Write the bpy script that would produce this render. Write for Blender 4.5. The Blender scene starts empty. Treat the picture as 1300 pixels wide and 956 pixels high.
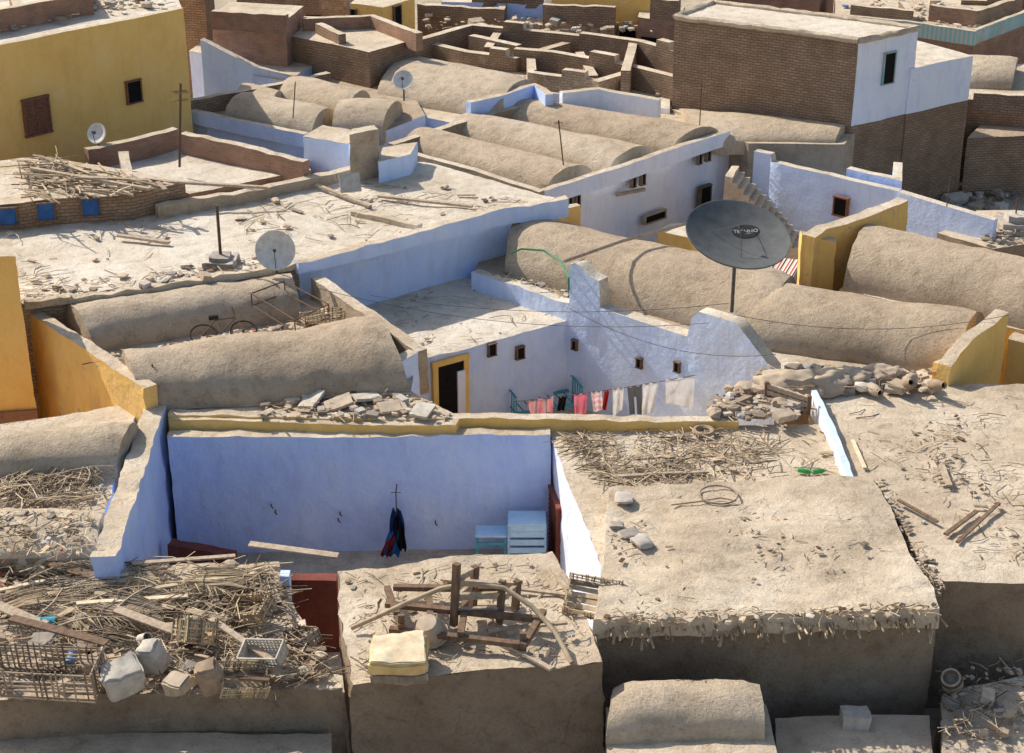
import bpy, bmesh, math, random
from mathutils import Vector, Matrix, noise
R=math.radians
scn=bpy.context.scene
COL=scn.collection
# ---------------- camera model (used to lay the village out on its real levels)
F=2200.0; TH=R(25); CZ=22.0
cs,sn=math.cos(TH),math.sin(TH)
def ray(u,v):
    x=(u-650)/F; up=-(v-478)/F
    return Vector((x, cs+up*sn, -sn+up*cs))
def P(u,v,z=3.0):
    d=ray(u,v); t=(z-CZ)/d.z
    return Vector((d.x*t,d.y*t,z))
def UP(p,h): return Vector((p.x,p.y,p.z+h))
def PW(u,v,A,B):
    d=ray(u,v); n=Vector((-(B-A).y,(B-A).x,0))
    t=n.dot(Vector((A.x,A.y,0)))/n.dot(d)
    return Vector((d.x*t,d.y*t,CZ+d.z*t))
cam=bpy.data.cameras.new('Camera'); co=bpy.data.objects.new('Camera',cam); COL.objects.link(co)
co.location=(0,0,CZ); co.rotation_euler=(R(90)-TH,0,0)
cam.sensor_width=36; cam.lens=F/1300*36; cam.clip_end=2000; scn.camera=co
# ---------------- light
SD=Vector((-.80,.60,0)).normalized(); EL=R(41)
S=Vector((SD.x*math.cos(EL),SD.y*math.cos(EL),math.sin(EL)))
sl=bpy.data.lights.new('Sun','SUN'); sl.energy=5.0; sl.angle=R(.5); sl.color=(1,.94,.85)
so=bpy.data.objects.new('Sun',sl); COL.objects.link(so); so.rotation_euler=S.to_track_quat('Z','Y').to_euler(); so.location=(0,0,60)
w=bpy.data.worlds.new('World'); scn.world=w; w.use_nodes=True
nt=w.node_tree; bg=nt.nodes['Background']; sky=nt.nodes.new('ShaderNodeTexSky'); sky.sky_type='NISHITA'; sky.sun_disc=False
sky.sun_elevation=EL; sky.sun_rotation=math.atan2(SD.x,SD.y); sky.dust_density=2.0; nt.links.new(sky.outputs[0],bg.inputs[0]); bg.inputs[1].default_value=.15
scn.view_settings.view_transform='Standard'; scn.view_settings.look='None'; scn.view_settings.exposure=0
# ---------------- materials
M={}
def newmat(name):
    m=bpy.data.materials.new(name); m.use_nodes=True; M[name]=m
    b=m.node_tree.nodes['Principled BSDF']; b.inputs['Roughness'].default_value=.9
    b.inputs['Specular IOR Level'].default_value=.15
    return m,m.node_tree,b
def N(nt,t): return nt.nodes.new(t)
def noisen(nt,vec,scale,detail=6,rough=.6):
    n=nt.nodes.new('ShaderNodeTexNoise'); n.inputs['Scale'].default_value=scale; n.inputs['Detail'].default_value=detail; n.inputs['Roughness'].default_value=rough
    nt.links.new(vec,n.inputs['Vector']); return n.outputs['Fac']
def ramp(nt,fac,stops):
    r=nt.nodes.new('ShaderNodeValToRGB'); cr=r.color_ramp
    while len(cr.elements)<len(stops): cr.elements.new(.5)
    for e,(p,c) in zip(cr.elements,stops):
        e.position=p; e.color=(c[0],c[1],c[2],1) if not isinstance(c,(int,float)) else (c,c,c,1)
    nt.links.new(fac,r.inputs[0]); return r.outputs[0]
def mix(nt,f,a,b,mode='MIX'):
    m=nt.nodes.new('ShaderNodeMix'); m.data_type='RGBA'; m.blend_type=mode
    for s,v in ((0,f),(6,a),(7,b)):
        if isinstance(v,(int,float)): m.inputs[s].default_value=v
        elif isinstance(v,tuple): m.inputs[s].default_value=(v[0],v[1],v[2],1)
        else: nt.links.new(v,m.inputs[s])
    return m.outputs[2]
def bump(nt,b,h,strength,dist):
    k=nt.nodes.new('ShaderNodeBump'); k.inputs['Strength'].default_value=strength; k.inputs['Distance'].default_value=dist
    nt.links.new(h,k.inputs['Height']); nt.links.new(k.outputs[0],b.inputs['Normal'])
def addm(nt,a,b,ka=1,kb=1):
    m=nt.nodes.new('ShaderNodeMath'); m.operation='MULTIPLY'; m.inputs[1].default_value=kb; nt.links.new(b,m.inputs[0])
    n=nt.nodes.new('ShaderNodeMath'); n.operation='MULTIPLY_ADD'; n.inputs[1].default_value=ka; nt.links.new(a,n.inputs[0]); nt.links.new(m.outputs[0],n.inputs[2])
    return n.outputs[0]
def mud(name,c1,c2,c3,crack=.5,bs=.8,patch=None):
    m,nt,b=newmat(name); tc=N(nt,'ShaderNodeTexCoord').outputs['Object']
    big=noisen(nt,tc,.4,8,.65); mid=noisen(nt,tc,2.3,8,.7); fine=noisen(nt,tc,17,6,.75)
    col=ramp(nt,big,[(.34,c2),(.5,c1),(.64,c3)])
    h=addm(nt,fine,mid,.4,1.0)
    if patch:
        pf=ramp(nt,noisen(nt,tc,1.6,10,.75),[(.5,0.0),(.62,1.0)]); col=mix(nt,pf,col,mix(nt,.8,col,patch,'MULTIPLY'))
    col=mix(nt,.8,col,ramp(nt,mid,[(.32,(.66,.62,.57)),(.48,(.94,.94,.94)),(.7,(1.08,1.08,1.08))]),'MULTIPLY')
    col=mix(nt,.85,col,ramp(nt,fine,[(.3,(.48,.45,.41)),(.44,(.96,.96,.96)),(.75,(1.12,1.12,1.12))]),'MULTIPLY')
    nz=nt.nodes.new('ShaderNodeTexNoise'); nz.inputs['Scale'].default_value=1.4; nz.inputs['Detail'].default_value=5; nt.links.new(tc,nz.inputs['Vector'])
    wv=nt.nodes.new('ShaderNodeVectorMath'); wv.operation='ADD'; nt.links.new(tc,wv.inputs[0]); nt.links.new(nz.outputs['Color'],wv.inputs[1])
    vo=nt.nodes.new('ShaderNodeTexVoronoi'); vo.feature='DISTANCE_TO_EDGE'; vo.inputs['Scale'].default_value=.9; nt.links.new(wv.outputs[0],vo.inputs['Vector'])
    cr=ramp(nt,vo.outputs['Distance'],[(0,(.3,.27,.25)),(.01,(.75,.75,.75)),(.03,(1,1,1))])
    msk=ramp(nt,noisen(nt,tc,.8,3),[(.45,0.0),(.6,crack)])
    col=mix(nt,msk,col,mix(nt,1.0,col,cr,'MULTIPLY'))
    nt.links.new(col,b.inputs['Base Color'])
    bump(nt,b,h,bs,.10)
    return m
def paint(name,c,c2,under=(.50,.40,.28),worn=.62,stain=.35,pl=.22):
    m,nt,b=newmat(name); T=N(nt,'ShaderNodeTexCoord'); tc=T.outputs['Object']
    mp=N(nt,'ShaderNodeMapping'); mp.inputs['Scale'].default_value=(1,1,.22); nt.links.new(tc,mp.inputs['Vector'])
    a=noisen(nt,tc,.7,8,.68); s=noisen(nt,mp.outputs[0],3.2,7,.7); f=noisen(nt,tc,9,6,.7)
    pale=tuple(min(1,x*(1-pl)+pl*.95) for x in c)
    col=ramp(nt,a,[(.3,c2),(.52,c),(.70,pale)])
    col=mix(nt,stain,col,ramp(nt,s,[(.3,(.72,.68,.64)),(.5,(1,1,1))]),'MULTIPLY')
    w1=ramp(nt,addm(nt,noisen(nt,tc,1.7,9,.72),f,.8,.2),[(worn,0.0),(worn+.025,.9)])
    col=mix(nt,w1,col,under)
    nt.links.new(col,b.inputs['Base Color'])
    bump(nt,b,addm(nt,f,noisen(nt,tc,2.5,5),.25,1.),.65,.09)
    return m
def brick(name,c1,c2,mort,bw=.27,rh=.1,plaster=None,pl=.6,dist=.09):
    m,nt,b=newmat(name); T=N(nt,'ShaderNodeTexCoord'); uv=T.outputs['UV']; tc=T.outputs['Object']
    nz=nt.nodes.new('ShaderNodeTexNoise'); nz.inputs['Scale'].default_value=3; nt.links.new(tc,nz.inputs['Vector'])
    sc=nt.nodes.new('ShaderNodeVectorMath'); sc.operation='SCALE'; sc.inputs['Scale'].default_value=dist; nt.links.new(nz.outputs['Color'],sc.inputs[0])
    ad=nt.nodes.new('ShaderNodeVectorMath'); ad.operation='ADD'; nt.links.new(uv,ad.inputs[0]); nt.links.new(sc.outputs[0],ad.inputs[1])
    br=nt.nodes.new('ShaderNodeTexBrick'); nt.links.new(ad.outputs[0],br.inputs['Vector'])
    br.inputs['Scale'].default_value=1; br.inputs['Brick Width'].default_value=bw; br.inputs['Row Height'].default_value=rh; br.inputs['Mortar Size'].default_value=.014; br.inputs['Mortar Smooth'].default_value=.4
    br.inputs['Color1'].default_value=(*c1,1); br.inputs['Color2'].default_value=(*c2,1); br.inputs['Mortar'].default_value=(*mort,1)
    col=mix(nt,.75,br.outputs['Color'],ramp(nt,noisen(nt,tc,1.1,8,.7),[(.3,(.6,.58,.55)),(.65,(1.2,1.17,1.12))]),'MULTIPLY')
    h=addm(nt,noisen(nt,tc,12,5,.7),br.outputs['Fac'],.5,-.6)
    if plaster:
        k=ramp(nt,noisen(nt,tc,.9,10,.75),[(pl,0.0),(pl+.06,1.0)]); col=mix(nt,k,col,mix(nt,.8,plaster,ramp(nt,noisen(nt,tc,5,7,.75),[(.3,(.6,.57,.53)),(.6,(1.05,1.05,1.05))]),'MULTIPLY'))
    nt.links.new(col,b.inputs['Base Color']); bump(nt,b,h,.8,.05); return m
def plain(name,c,c2=None,rough=.8,scale=6,metal=0,bs=.3,stretch=None,isl=False):
    m,nt,b=newmat(name); tc=N(nt,'ShaderNodeTexCoord').outputs['Object']
    if stretch:
        mp=N(nt,'ShaderNodeMapping'); mp.inputs['Scale'].default_value=stretch; nt.links.new(tc,mp.inputs['Vector']); tc=mp.outputs[0]
    c2=c2 or tuple(x*.6 for x in c)
    f=noisen(nt,tc,scale,6,.65); col=ramp(nt,f,[(.32,c2),(.62,c)])
    if isl:
        g=N(nt,'ShaderNodeNewGeometry').outputs['Random Per Island']; col=mix(nt,1.0,col,ramp(nt,g,[(0,(.45,.43,.41)),(.5,(.9,.88,.85)),(1,(1.25,1.22,1.15))]),'MULTIPLY')
    nt.links.new(col,b.inputs['Base Color'])
    b.inputs['Roughness'].default_value=rough; b.inputs['Metallic'].default_value=metal
    bump(nt,b,f,bs,.02); return m
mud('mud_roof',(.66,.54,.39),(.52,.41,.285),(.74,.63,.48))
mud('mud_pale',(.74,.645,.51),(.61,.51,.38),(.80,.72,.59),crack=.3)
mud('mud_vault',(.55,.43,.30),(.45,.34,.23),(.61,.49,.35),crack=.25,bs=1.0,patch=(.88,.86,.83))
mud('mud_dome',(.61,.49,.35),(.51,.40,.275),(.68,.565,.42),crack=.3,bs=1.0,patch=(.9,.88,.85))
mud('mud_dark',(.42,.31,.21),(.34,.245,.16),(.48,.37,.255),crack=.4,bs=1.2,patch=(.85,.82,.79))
mud('ground_dirt',(.50,.41,.29),(.38,.30,.21),(.56,.46,.34),crack=.1)
paint('blue_paint',(.56,.69,1.0),(.47,.59,.97),worn=.715,stain=.35)
paint('blue_pale',(.65,.77,1.0),(.55,.67,.98),worn=.66,stain=.35)
paint('white_wash',(.84,.87,.95),(.73,.79,.95),worn=.635,stain=.35)
paint('yellow_paint',(.90,.575,.18),(.82,.50,.15),worn=.68,stain=.3,pl=.08)
paint('yellow_worn',(.86,.55,.17),(.70,.45,.19),worn=.585,stain=.5,pl=.08)
paint('brown_dado',(.32,.17,.11),(.22,.12,.08),worn=.62)
paint('red_paint',(.22,.07,.05),(.14,.045,.035),worn=.64,under=(.2,.1,.07),pl=.02)
paint('turquoise_paint',(.34,.50,.50),(.24,.42,.41),worn=.55)
brick('mud_brick',(.38,.265,.18),(.31,.21,.14),(.22,.155,.105),plaster=(.40,.30,.2),pl=.62)
brick('mud_brick_light',(.48,.36,.25),(.41,.30,.205),(.30,.22,.15),plaster=(.55,.43,.3),pl=.52)
brick('red_brick',(.42,.235,.16),(.34,.19,.13),(.36,.29,.22),plaster=(.46,.34,.24),pl=.62)
plain('wood_dark',(.20,.135,.09),(.1,.065,.045),scale=9,stretch=(1,1,.3),isl=True)
plain('wood_grey',(.46,.37,.28),(.27,.21,.15),scale=9,isl=True)
plain('wood_red',(.26,.12,.07),(.15,.07,.045),scale=9)
plain('straw',(.56,.445,.30),(.38,.295,.19),scale=5,isl=True)
plain('straw_pale',(.70,.595,.43),(.51,.415,.29),scale=5,isl=True)
plain('stone',(.58,.475,.36),(.42,.33,.24),scale=5,bs=.6,isl=True)
plain('stone_grey',(.55,.50,.44),(.42,.37,.32),scale=4,bs=.5,isl=True)
plain('clay',(.42,.31,.21),(.29,.2,.13),scale=6)
plain('clay_pale',(.52,.42,.31),(.38,.3,.21),scale=6)
plain('metal_dark',(.13,.13,.13),(.08,.075,.07),rough=.5,metal=.4,scale=5)
plain('metal_rust',(.18,.11,.07),(.09,.05,.035),rough=.8,scale=14)
plain('dish_grey',(.14,.145,.14),(.10,.10,.095),rough=.6,metal=.1,scale=3,bs=.05)
plain('dish_rib',(.11,.11,.105),(.09,.09,.085),rough=.6)
plain('dish_white',(.80,.77,.70),(.58,.53,.45),rough=.6,scale=5,bs=.05)
plain('painted_shade',(.012,.011,.010),(.006,.006,.005))  # near-black colour painting the shade inside door and window openings
plain('blue_wood',(.05,.14,.36),(.03,.09,.24))
plain('cyan_plastic',(.46,.66,.84),(.36,.57,.78),rough=.4)
plain('turq_metal',(.08,.38,.46),(.05,.28,.34),rough=.5)
plain('white_plastic',(.62,.57,.48),(.42,.37,.3),rough=.6)
plain('white_post',(.8,.8,.78),(.7,.7,.68))
plain('green_plastic',(.08,.42,.12),(.04,.3,.07),rough=.35)
plain('red_plastic',(.40,.1,.07),(.3,.08,.06),rough=.5); plain('blue_plastic',(.16,.26,.44),(.12,.2,.34),rough=.5)
plain('foam_yellow',(.82,.60,.27),(.60,.40,.17),scale=3.5)
plain('foam_tan',(.80,.67,.45),(.60,.46,.28),scale=5)
plain('foam_grey',(.60,.54,.45),(.42,.36,.28),scale=5)
plain('rubber',(.03,.03,.03),(.02,.02,.02))
plain('text_white',(.55,.55,.53),(.48,.48,.46)); plain('black_paint',(.045,.045,.043),(.035,.035,.033))
plain('hose_green',(.05,.25,.12),(.03,.17,.08),rough=.5)
for n,c in (('cloth_white',(.88,.88,.88)),('cloth_pink',(.85,.36,.48)),('cloth_red',(.5,.05,.06)),('cloth_black',(.03,.03,.04)),('cloth_navy',(.03,.06,.2)),('cloth_blue',(.05,.25,.6)),('cloth_sack',(.52,.41,.29)),('cloth_grey',(.22,.24,.27))):
    plain(n,c,tuple(x*.8 for x in c),scale=3,bs=.2)
def stripes(name,cols,sc,axis='X'):
    m,nt,b=newmat(name); tc=N(nt,'ShaderNodeTexCoord').outputs['UV']; sx=N(nt,'ShaderNodeSeparateXYZ'); nt.links.new(tc,sx.inputs[0])
    a=nt.nodes.new('ShaderNodeMath'); a.operation='MULTIPLY'; a.inputs[1].default_value=sc; nt.links.new(sx.outputs[axis],a.inputs[0])
    f=nt.nodes.new('ShaderNodeMath'); f.operation='FRACT'; nt.links.new(a.outputs[0],f.inputs[0])
    r=nt.nodes.new('ShaderNodeValToRGB'); r.color_ramp.interpolation='CONSTANT'
    while len(r.color_ramp.elements)<len(cols): r.color_ramp.elements.new(.5)
    for i,(e,c) in enumerate(zip(r.color_ramp.elements,cols)): e.position=i/len(cols); e.color=(*c,1)
    nt.links.new(f.outputs[0],r.inputs[0]); nt.links.new(r.outputs[0],b.inputs['Base Color'])
stripes('cloth_stripe',[(.75,.3,.36),(.85,.8,.8),(.3,.2,.25),(.85,.6,.62)],4,'X')
stripes('cloth_pinkstripe',[(.88,.6,.64),(.88,.84,.84)],6,'Y')
stripes('rug_stripe',[(.5,.06,.05),(.7,.65,.6),(.05,.05,.06),(.6,.5,.4),(.7,.65,.6)],4)
stripes('teal_band',[(.26,.48,.46),(.5,.5,.44)],5)
# ---------------- object helpers
def wl(o):
    v=Vector((0,0,0))
    while o is not None: v+=o.location; o=o.parent
    return v
def tag(o,label=None,cat=None,group=None,kind=None):
    if label: o['label']=label
    if cat: o['category']=cat
    if group: o['group']=group
    if kind: o['kind']=kind
    return o
def thing(name,label,cat,loc=(0,0,0),group=None):
    o=bpy.data.objects.new(name,None); COL.objects.link(o); o.location=loc; o.empty_display_size=.2
    return tag(o,label,cat,group)
def nv(p,s,k=0): return noise.noise_vector(Vector((p.x*s+k,p.y*s-k,p.z*s+17.3)))
def finish(name,bm,mats,parent=None,L=None,a=(0,0),smooth=None,label=None):
    if isinstance(mats,str): mats=[mats]
    if L: bmesh.ops.remove_doubles(bm,verts=bm.verts,dist=1e-4)
    bm.normal_update()
    if L:
        big=[f for f in bm.faces if len(f.verts)>4]
        if big: bmesh.ops.triangulate(bm,faces=big)
    uvl=bm.loops.layers.uv.verify()
    for f in bm.faces:
        n=f.normal
        if abs(n.z)<.6:
            t=Vector((-n.y,n.x,0)); t=t.normalized() if t.length>1e-6 else Vector((1,0,0))
            for l in f.loops: l[uvl].uv=(l.vert.co.dot(t),l.vert.co.z)
        else:
            for l in f.loops: l[uvl].uv=(l.vert.co.x,l.vert.co.y)
    if L:
        for it in range(7):
            es=[e for e in bm.edges if e.calc_length()>L*1.45]
            if not es: break
            bmesh.ops.subdivide_edges(bm,edges=es,cuts=1,use_grid_fill=True)
            g=[f for f in bm.faces if len(f.verts)>4]
            if g: bmesh.ops.triangulate(bm,faces=g)
        for v in bm.verts:
            p=v.co.copy(); v.co=p+nv(p,.55)*a[0]+nv(p,2.7,5)*a[1]+nv(p,7,9)*a[1]*.5
    off=wl(parent) if parent else Vector((0,0,0))
    if off.length>0:
        for v in bm.verts: v.co-=off
    me=bpy.data.meshes.new(name); bm.to_mesh(me); bm.free()
    for m in mats: me.materials.append(M[m])
    if smooth is None: smooth=bool(L)
    if smooth:
        me.shade_smooth(); me.set_sharp_from_angle(angle=R(50))
    o=bpy.data.objects.new(name,me); COL.objects.link(o)
    if parent: o.parent=parent
    if label: o['label']=label
    return o
def face(bm,pts,mi=0):
    f=bm.faces.new([bm.verts.new(p) for p in pts]); f.material_index=mi; return f
def box(bm,c,s,rot=None,mi=0):
    c=Vector(c); vs=[]
    for dx in (-.5,.5):
        for dy in (-.5,.5):
            for dz in (-.5,.5):
                p=Vector((dx*s[0],dy*s[1],dz*s[2]))
                if rot is not None: p=rot@p
                vs.append(bm.verts.new(c+p))
    for q in ((0,1,3,2),(4,6,7,5),(0,4,5,1),(2,3,7,6),(0,2,6,4),(1,5,7,3)):
        bm.faces.new([vs[i] for i in q]).material_index=mi
def tube(bm,pts,r,n=6,mi=0,r1=None,cap=True):
    pts=[Vector(p) for p in pts]; rings=[]
    for i,p in enumerate(pts):
        d=(pts[min(i+1,len(pts)-1)]-pts[max(i-1,0)])
        if d.length<1e-6: d=Vector((0,0,1))
        d.normalize(); a=d.orthogonal() if i==0 else (pa-d*pa.dot(d))
        if a.length<1e-5: a=d.orthogonal()
        a.normalize(); pa=a; b=d.cross(a)
        rr=r if r1 is None else r+(r1-r)*i/(len(pts)-1)
        rings.append([bm.verts.new(p+(a*math.cos(2*math.pi*k/n)+b*math.sin(2*math.pi*k/n))*rr) for k in range(n)])
    for i in range(len(rings)-1):
        for k in range(n):
            bm.faces.new((rings[i][k],rings[i][(k+1)%n],rings[i+1][(k+1)%n],rings[i+1][k])).material_index=mi
    if cap:
        bm.faces.new(rings[0][::-1]).material_index=mi; bm.faces.new(rings[-1]).material_index=mi
def beam(bm,p,q,w,h,mi=0):
    p=Vector(p);q=Vector(q); d=q-p; L=d.length; rot=d.to_track_quat('X','Z').to_matrix()
    box(bm,(p+q)/2,(L,w,h),rot,mi)
def lathe(bm,prof,n=16,mi=0,c=(0,0,0)):
    rings=[]
    for r,z in prof: rings.append([bm.verts.new((c[0]+r*math.cos(2*math.pi*k/n),c[1]+r*math.sin(2*math.pi*k/n),c[2]+z)) for k in range(n)])
    for i in range(len(rings)-1):
        for k in range(n): bm.faces.new((rings[i][k],rings[i][(k+1)%n],rings[i+1][(k+1)%n],rings[i+1][k])).material_index=mi
def rock(bm,c,s,rg,mi=0,flat=.6,sub=1):
    r=bmesh.ops.create_icosphere(bm,subdivisions=sub,radius=1)
    sx,sy,sz=s*rg.uniform(.6,1.4),s*rg.uniform(.6,1.2),s*flat*rg.uniform(.5,1.2); rz=rg.uniform(0,6); o=Vector((rg.uniform(0,50),0,0))
    for v in r['verts']:
        k=1+.45*noise.noise(v.co*1.3+o); q=v.co.copy()
        for ax in range(3): q[ax]=max(-.7,min(.7,q[ax]))
        p=Vector((q.x*sx*k,q.y*sy*k,q.z*sz*k)); p.rotate(Matrix.Rotation(rz,3,'Z')); v.co=Vector(c)+p
    for v in r['verts']:
        for f in v.link_faces: f.material_index=mi
def cen(pts):
    c=Vector((0,0,0))
    for p in pts: c+=p
    return c/len(pts)
def Lz(y): return .22 if y<42 else (.32 if y<55 else .5)
RAG=random.Random(77)
# ---- architecture
def ww(name,parent,pts,z0,th,mats,flip=None,a=None,label=None,rag=None):
    """standing wall; pts are (x,y,ztop) along the face we see; mats=[face,cap]"""
    pts=[Vector(p) for p in pts]; y=cen(pts).y
    if rag is None: rag=(.09 if y<50 else .035) if 'brick' in mats[0] else ((.035 if y<50 else .02) if len(mats)>1 and mats[1].startswith('mud') else 0)
    if rag:
        q=[pts[0]]
        for p0,p1 in zip(pts,pts[1:]):
            k=int((p1-p0).length/.4)
            for i in range(1,k):
                c=p0.lerp(p1,i/k); c.z+=RAG.uniform(-rag,rag*.5); q.append(c)
            q.append(p1)
        pts=q
    n=len(pts); nr=[]
    for i in range(n):
        d=pts[min(i+1,n-1)]-pts[max(i-1,0)]
        if i and i<n-1 and (pts[i]-pts[i-1]).xy.length<.05: d=pts[i+1]-pts[i]
        nr.append(Vector((-d.y,d.x,0)).normalized())
    s=1
    if flip is None:
        if nr[0].y<0: s=-1
    else: s=flip
    bm=bmesh.new(); f=[];b=[]
    for p,k in zip(pts,nr):
        q=p+k*s*th
        f.append((bm.verts.new((p.x,p.y,z0)),bm.verts.new(p))); b.append((bm.verts.new((q.x,q.y,z0)),bm.verts.new(q)))
    for i in range(n-1):
        bm.faces.new((f[i][0],f[i+1][0],f[i+1][1],f[i][1])).material_index=0
        bm.faces.new((b[i][0],b[i][1],b[i+1][1],b[i+1][0])).material_index=0
        bm.faces.new((f[i][1],f[i+1][1],b[i+1][1],b[i][1])).material_index=1
    for i in (0,n-1): bm.faces.new((f[i][0],f[i][1],b[i][1],b[i][0])).material_index=0
    bmesh.ops.recalc_face_normals(bm,faces=bm.faces)
    return finish(name,bm,mats,parent,L=Lz(y),a=a or ((.045,.03) if y<52 else (.02,.008)),label=label)
def block(parent,W,z0,z1,sides,top,a=(.05,.03)):
    if cen(W).y>56: a=(min(a[0],.03),min(a[1],.012))
    n=len(W); ms=sorted(set(sides if isinstance(sides,(list,tuple)) else [sides])); bm=bmesh.new()
    for i in range(n):
        p,q=W[i],W[(i+1)%n]; m=sides[i] if isinstance(sides,(list,tuple)) else sides
        face(bm,[(p.x,p.y,z0),(q.x,q.y,z0),(q.x,q.y,z1),(p.x,p.y,z1)],ms.index(m))
    L=Lz(cen(W).y); wo=finish('wall',bm,ms,parent,L=L,a=a)
    bm=bmesh.new(); f=face(bm,[(p.x,p.y,z1) for p in W],0)
    bm.normal_update()
    if f.normal.z<0: f.normal_flip()
    xs=[p.x for p in W]; ys=[p.y for p in W]
    for ax,lo,hi in ((0,min(xs),max(xs)),(1,min(ys),max(ys))):
        k=lo+L*1.2
        while k<hi:
            nrm=(1,0,0) if ax==0 else (0,1,0); c=(k,0,0) if ax==0 else (0,k,0)
            bmesh.ops.bisect_plane(bm,geom=bm.verts[:]+bm.edges[:]+bm.faces[:],plane_co=c,plane_no=nrm); k+=L*1.2
    ro=finish('roof',bm,[top],parent,L=L,a=(a[0]*1.2,a[1]*1.1))
    return wo,ro
def house(label,px,z,z0=0,sides='mud_brick_light',top='mud_roof',cat='house',name='mud_house',group=None,a=(.05,.03)):
    W=[P(u,v,z) for u,v in px]; c=cen(W); r=thing(name,label,cat,(c.x,c.y,0),group)
    block(r,W,z0,z,sides,top,a=a); return r
def vault(parent,A,B,C,D,z,rise,mat='mud_vault',rl=.12,rr=.12,nseg=18,a=(.10,.04),drop=.4):
    A,B,C,D=[P(*q,z) for q in (A,B,C,D)]; ln=(B-A).length; na=max(6,int(ln/.35)); bm=bmesh.new(); g=[]
    if A.y>52: a=(.06,.025)
    for i in range(na+1):
        s=i/na; n_=A.lerp(B,s); f_=D.lerp(C,s)
        k=1-rl*math.exp(-s*ln/.3)-rr*math.exp(-(1-s)*ln/.3)-.03*math.sin(math.pi*s); row=[bm.verts.new((n_.x,n_.y,z-drop))]
        for j in range(nseg+1):
            th=math.pi*j/nseg; q=n_.lerp(f_,(1-math.cos(th))/2); row.append(bm.verts.new((q.x,q.y,z+rise*k*math.sin(th) if 0<j<nseg else z)))
        row.append(bm.verts.new((f_.x,f_.y,z-drop))); g.append(row)
    for i in range(na):
        for j in range(nseg+2): bm.faces.new((g[i][j],g[i+1][j],g[i+1][j+1],g[i][j+1]))
    bm.faces.new(g[0]); bm.faces.new(g[-1][::-1])
    bmesh.ops.recalc_face_normals(bm,faces=bm.faces)
    return finish('vault',bm,[mat],parent,L=Lz(A.y),a=a)
def opening(parent,A,B,u,v,w_,h_,kind='window',infill='painted_shade',frame='wood_dark',fw=.06,shut=False):
    c=PW(u,v,A,B); d=(B-A); d.z=0; d.normalize(); n=Vector((d.y,-d.x,0))
    if n.dot(Vector((0,0,0))-c)<0: n=-n
    rot=Matrix((d,n,Vector((0,0,1)))).transposed()
    bm=bmesh.new()
    for s in (-1,1):
        box(bm,c+n*.03+d*s*(w_/2-fw/2),(fw,.16,h_),rot); box(bm,c+n*.03+Vector((0,0,s*(h_/2+fw/2))),(w_+.04,.17,fw),rot)
    o=finish(kind,bm,[frame],parent)
    bm=bmesh.new(); box(bm,c+n*.015,(w_-fw*2-.004,.12,h_-.004),rot)  # solid box, no recess; in black it paints the opening's inner shade
    if shut:
        for i in range(int(h_/.12)): box(bm,c+n*.085+Vector((0,0,-h_/2+.08+i*.12)),(w_-fw*2-.03,.03,.05),rot,1)
        box(bm,c+n*.09,(.05,.04,h_-.02),rot,1)
    finish('infill' if not shut else 'shutter',bm,[infill,frame],o)
    return o
# ================= SETTING
bm=bmesh.new(); face(bm,[(-400,-60,0),(400,-60,0),(400,700,0),(-400,700,0)]); g=finish('ground',bm,['ground_dirt']); g['kind']='structure'
# ================= FRONT COURT HOUSE
fc=thing('court_house','house with the deep blue walled courtyard nearest the viewer','house',(-3.7,33,0))
A=P(213,556,3.2); B=P(699,551,3.2)
ww('back_wall',fc,[A,B],0,.35,['blue_paint','mud_roof'],a=(.05,.02),label='tall shaded blue wall closing the courtyard')
LA=P(213,508,3.55); LB=P(146,706,3.55)
ww('side_wall',fc,[LA,LA.lerp(LB,.5),LB],0,.5,['blue_paint','mud_roof'],flip=-1,a=(.07,.05),rag=.07)
ww('low_wall',fc,[P(212,690,1.2),P(292,706,1.2)],0,.3,['red_paint','red_paint'])
for u,v in ((345,640),(432,650),(553,662),(430,658),(350,648)):
    q=PW(u,v,A,B); bm=bmesh.new(); tube(bm,[q+Vector((0,.02,0)),q+Vector((0,-.13,.02)),q+Vector((.05,-.14,-.04))],.018,5); finish('hook',bm,['metal_rust'],fc)
bm=bmesh.new(); face(bm,[(-8.5,27,.02),(2,27,.02),(1.2,37.4,.02),(-8.3,37.4,.02)]); finish('floor',bm,['mud_roof'],fc)
# ================= RIGHT NEAR HOUSE
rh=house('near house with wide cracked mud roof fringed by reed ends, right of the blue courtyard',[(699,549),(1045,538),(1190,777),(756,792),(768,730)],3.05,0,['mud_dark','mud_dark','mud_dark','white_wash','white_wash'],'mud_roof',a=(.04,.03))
slab=[P(*q,3.3) for q in ((772,620),(940,614),(1104,604),(1150,690),(1194,775),(752,790),(764,728))]
bm=bmesh.new(); nS=len(slab)
face(bm,[(p.x,p.y,3.34) for p in slab])
for i in range(nS):
    p,q=slab[i],slab[(i+1)%nS]; face(bm,[(p.x,p.y,2.9),(q.x,q.y,2.9),(q.x,q.y,3.34),(p.x,p.y,3.34)])
finish('roof_slab',bm,['mud_roof'],rh,L=.2,a=(.11,.055))
bm=bmesh.new(); rg=random.Random(4)
fa,fb=P(752,794,3.1),P(1192,780,3.1)
for i in range(190):
    s=rg.random(); p=fa.lerp(fb,s)+Vector((0,.2,rg.uniform(-.1,.12))); q=p+Vector((rg.uniform(-.2,.2),-rg.uniform(.25,.7),rg.uniform(-.3,.02))); tube(bm,[p,q],rg.uniform(.008,.032),5)
finish('reed_fringe',bm,['straw'],rh)
r2=house('flat pale cracked roof house at the right edge, behind the reed strewn roof',[(1030,493),(1340,488),(1345,742),(1186,738),(1140,660),(1112,612),(1072,600),(1055,555)],3.15,0,'mud_dark','mud_roof',a=(.05,.03))
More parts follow.
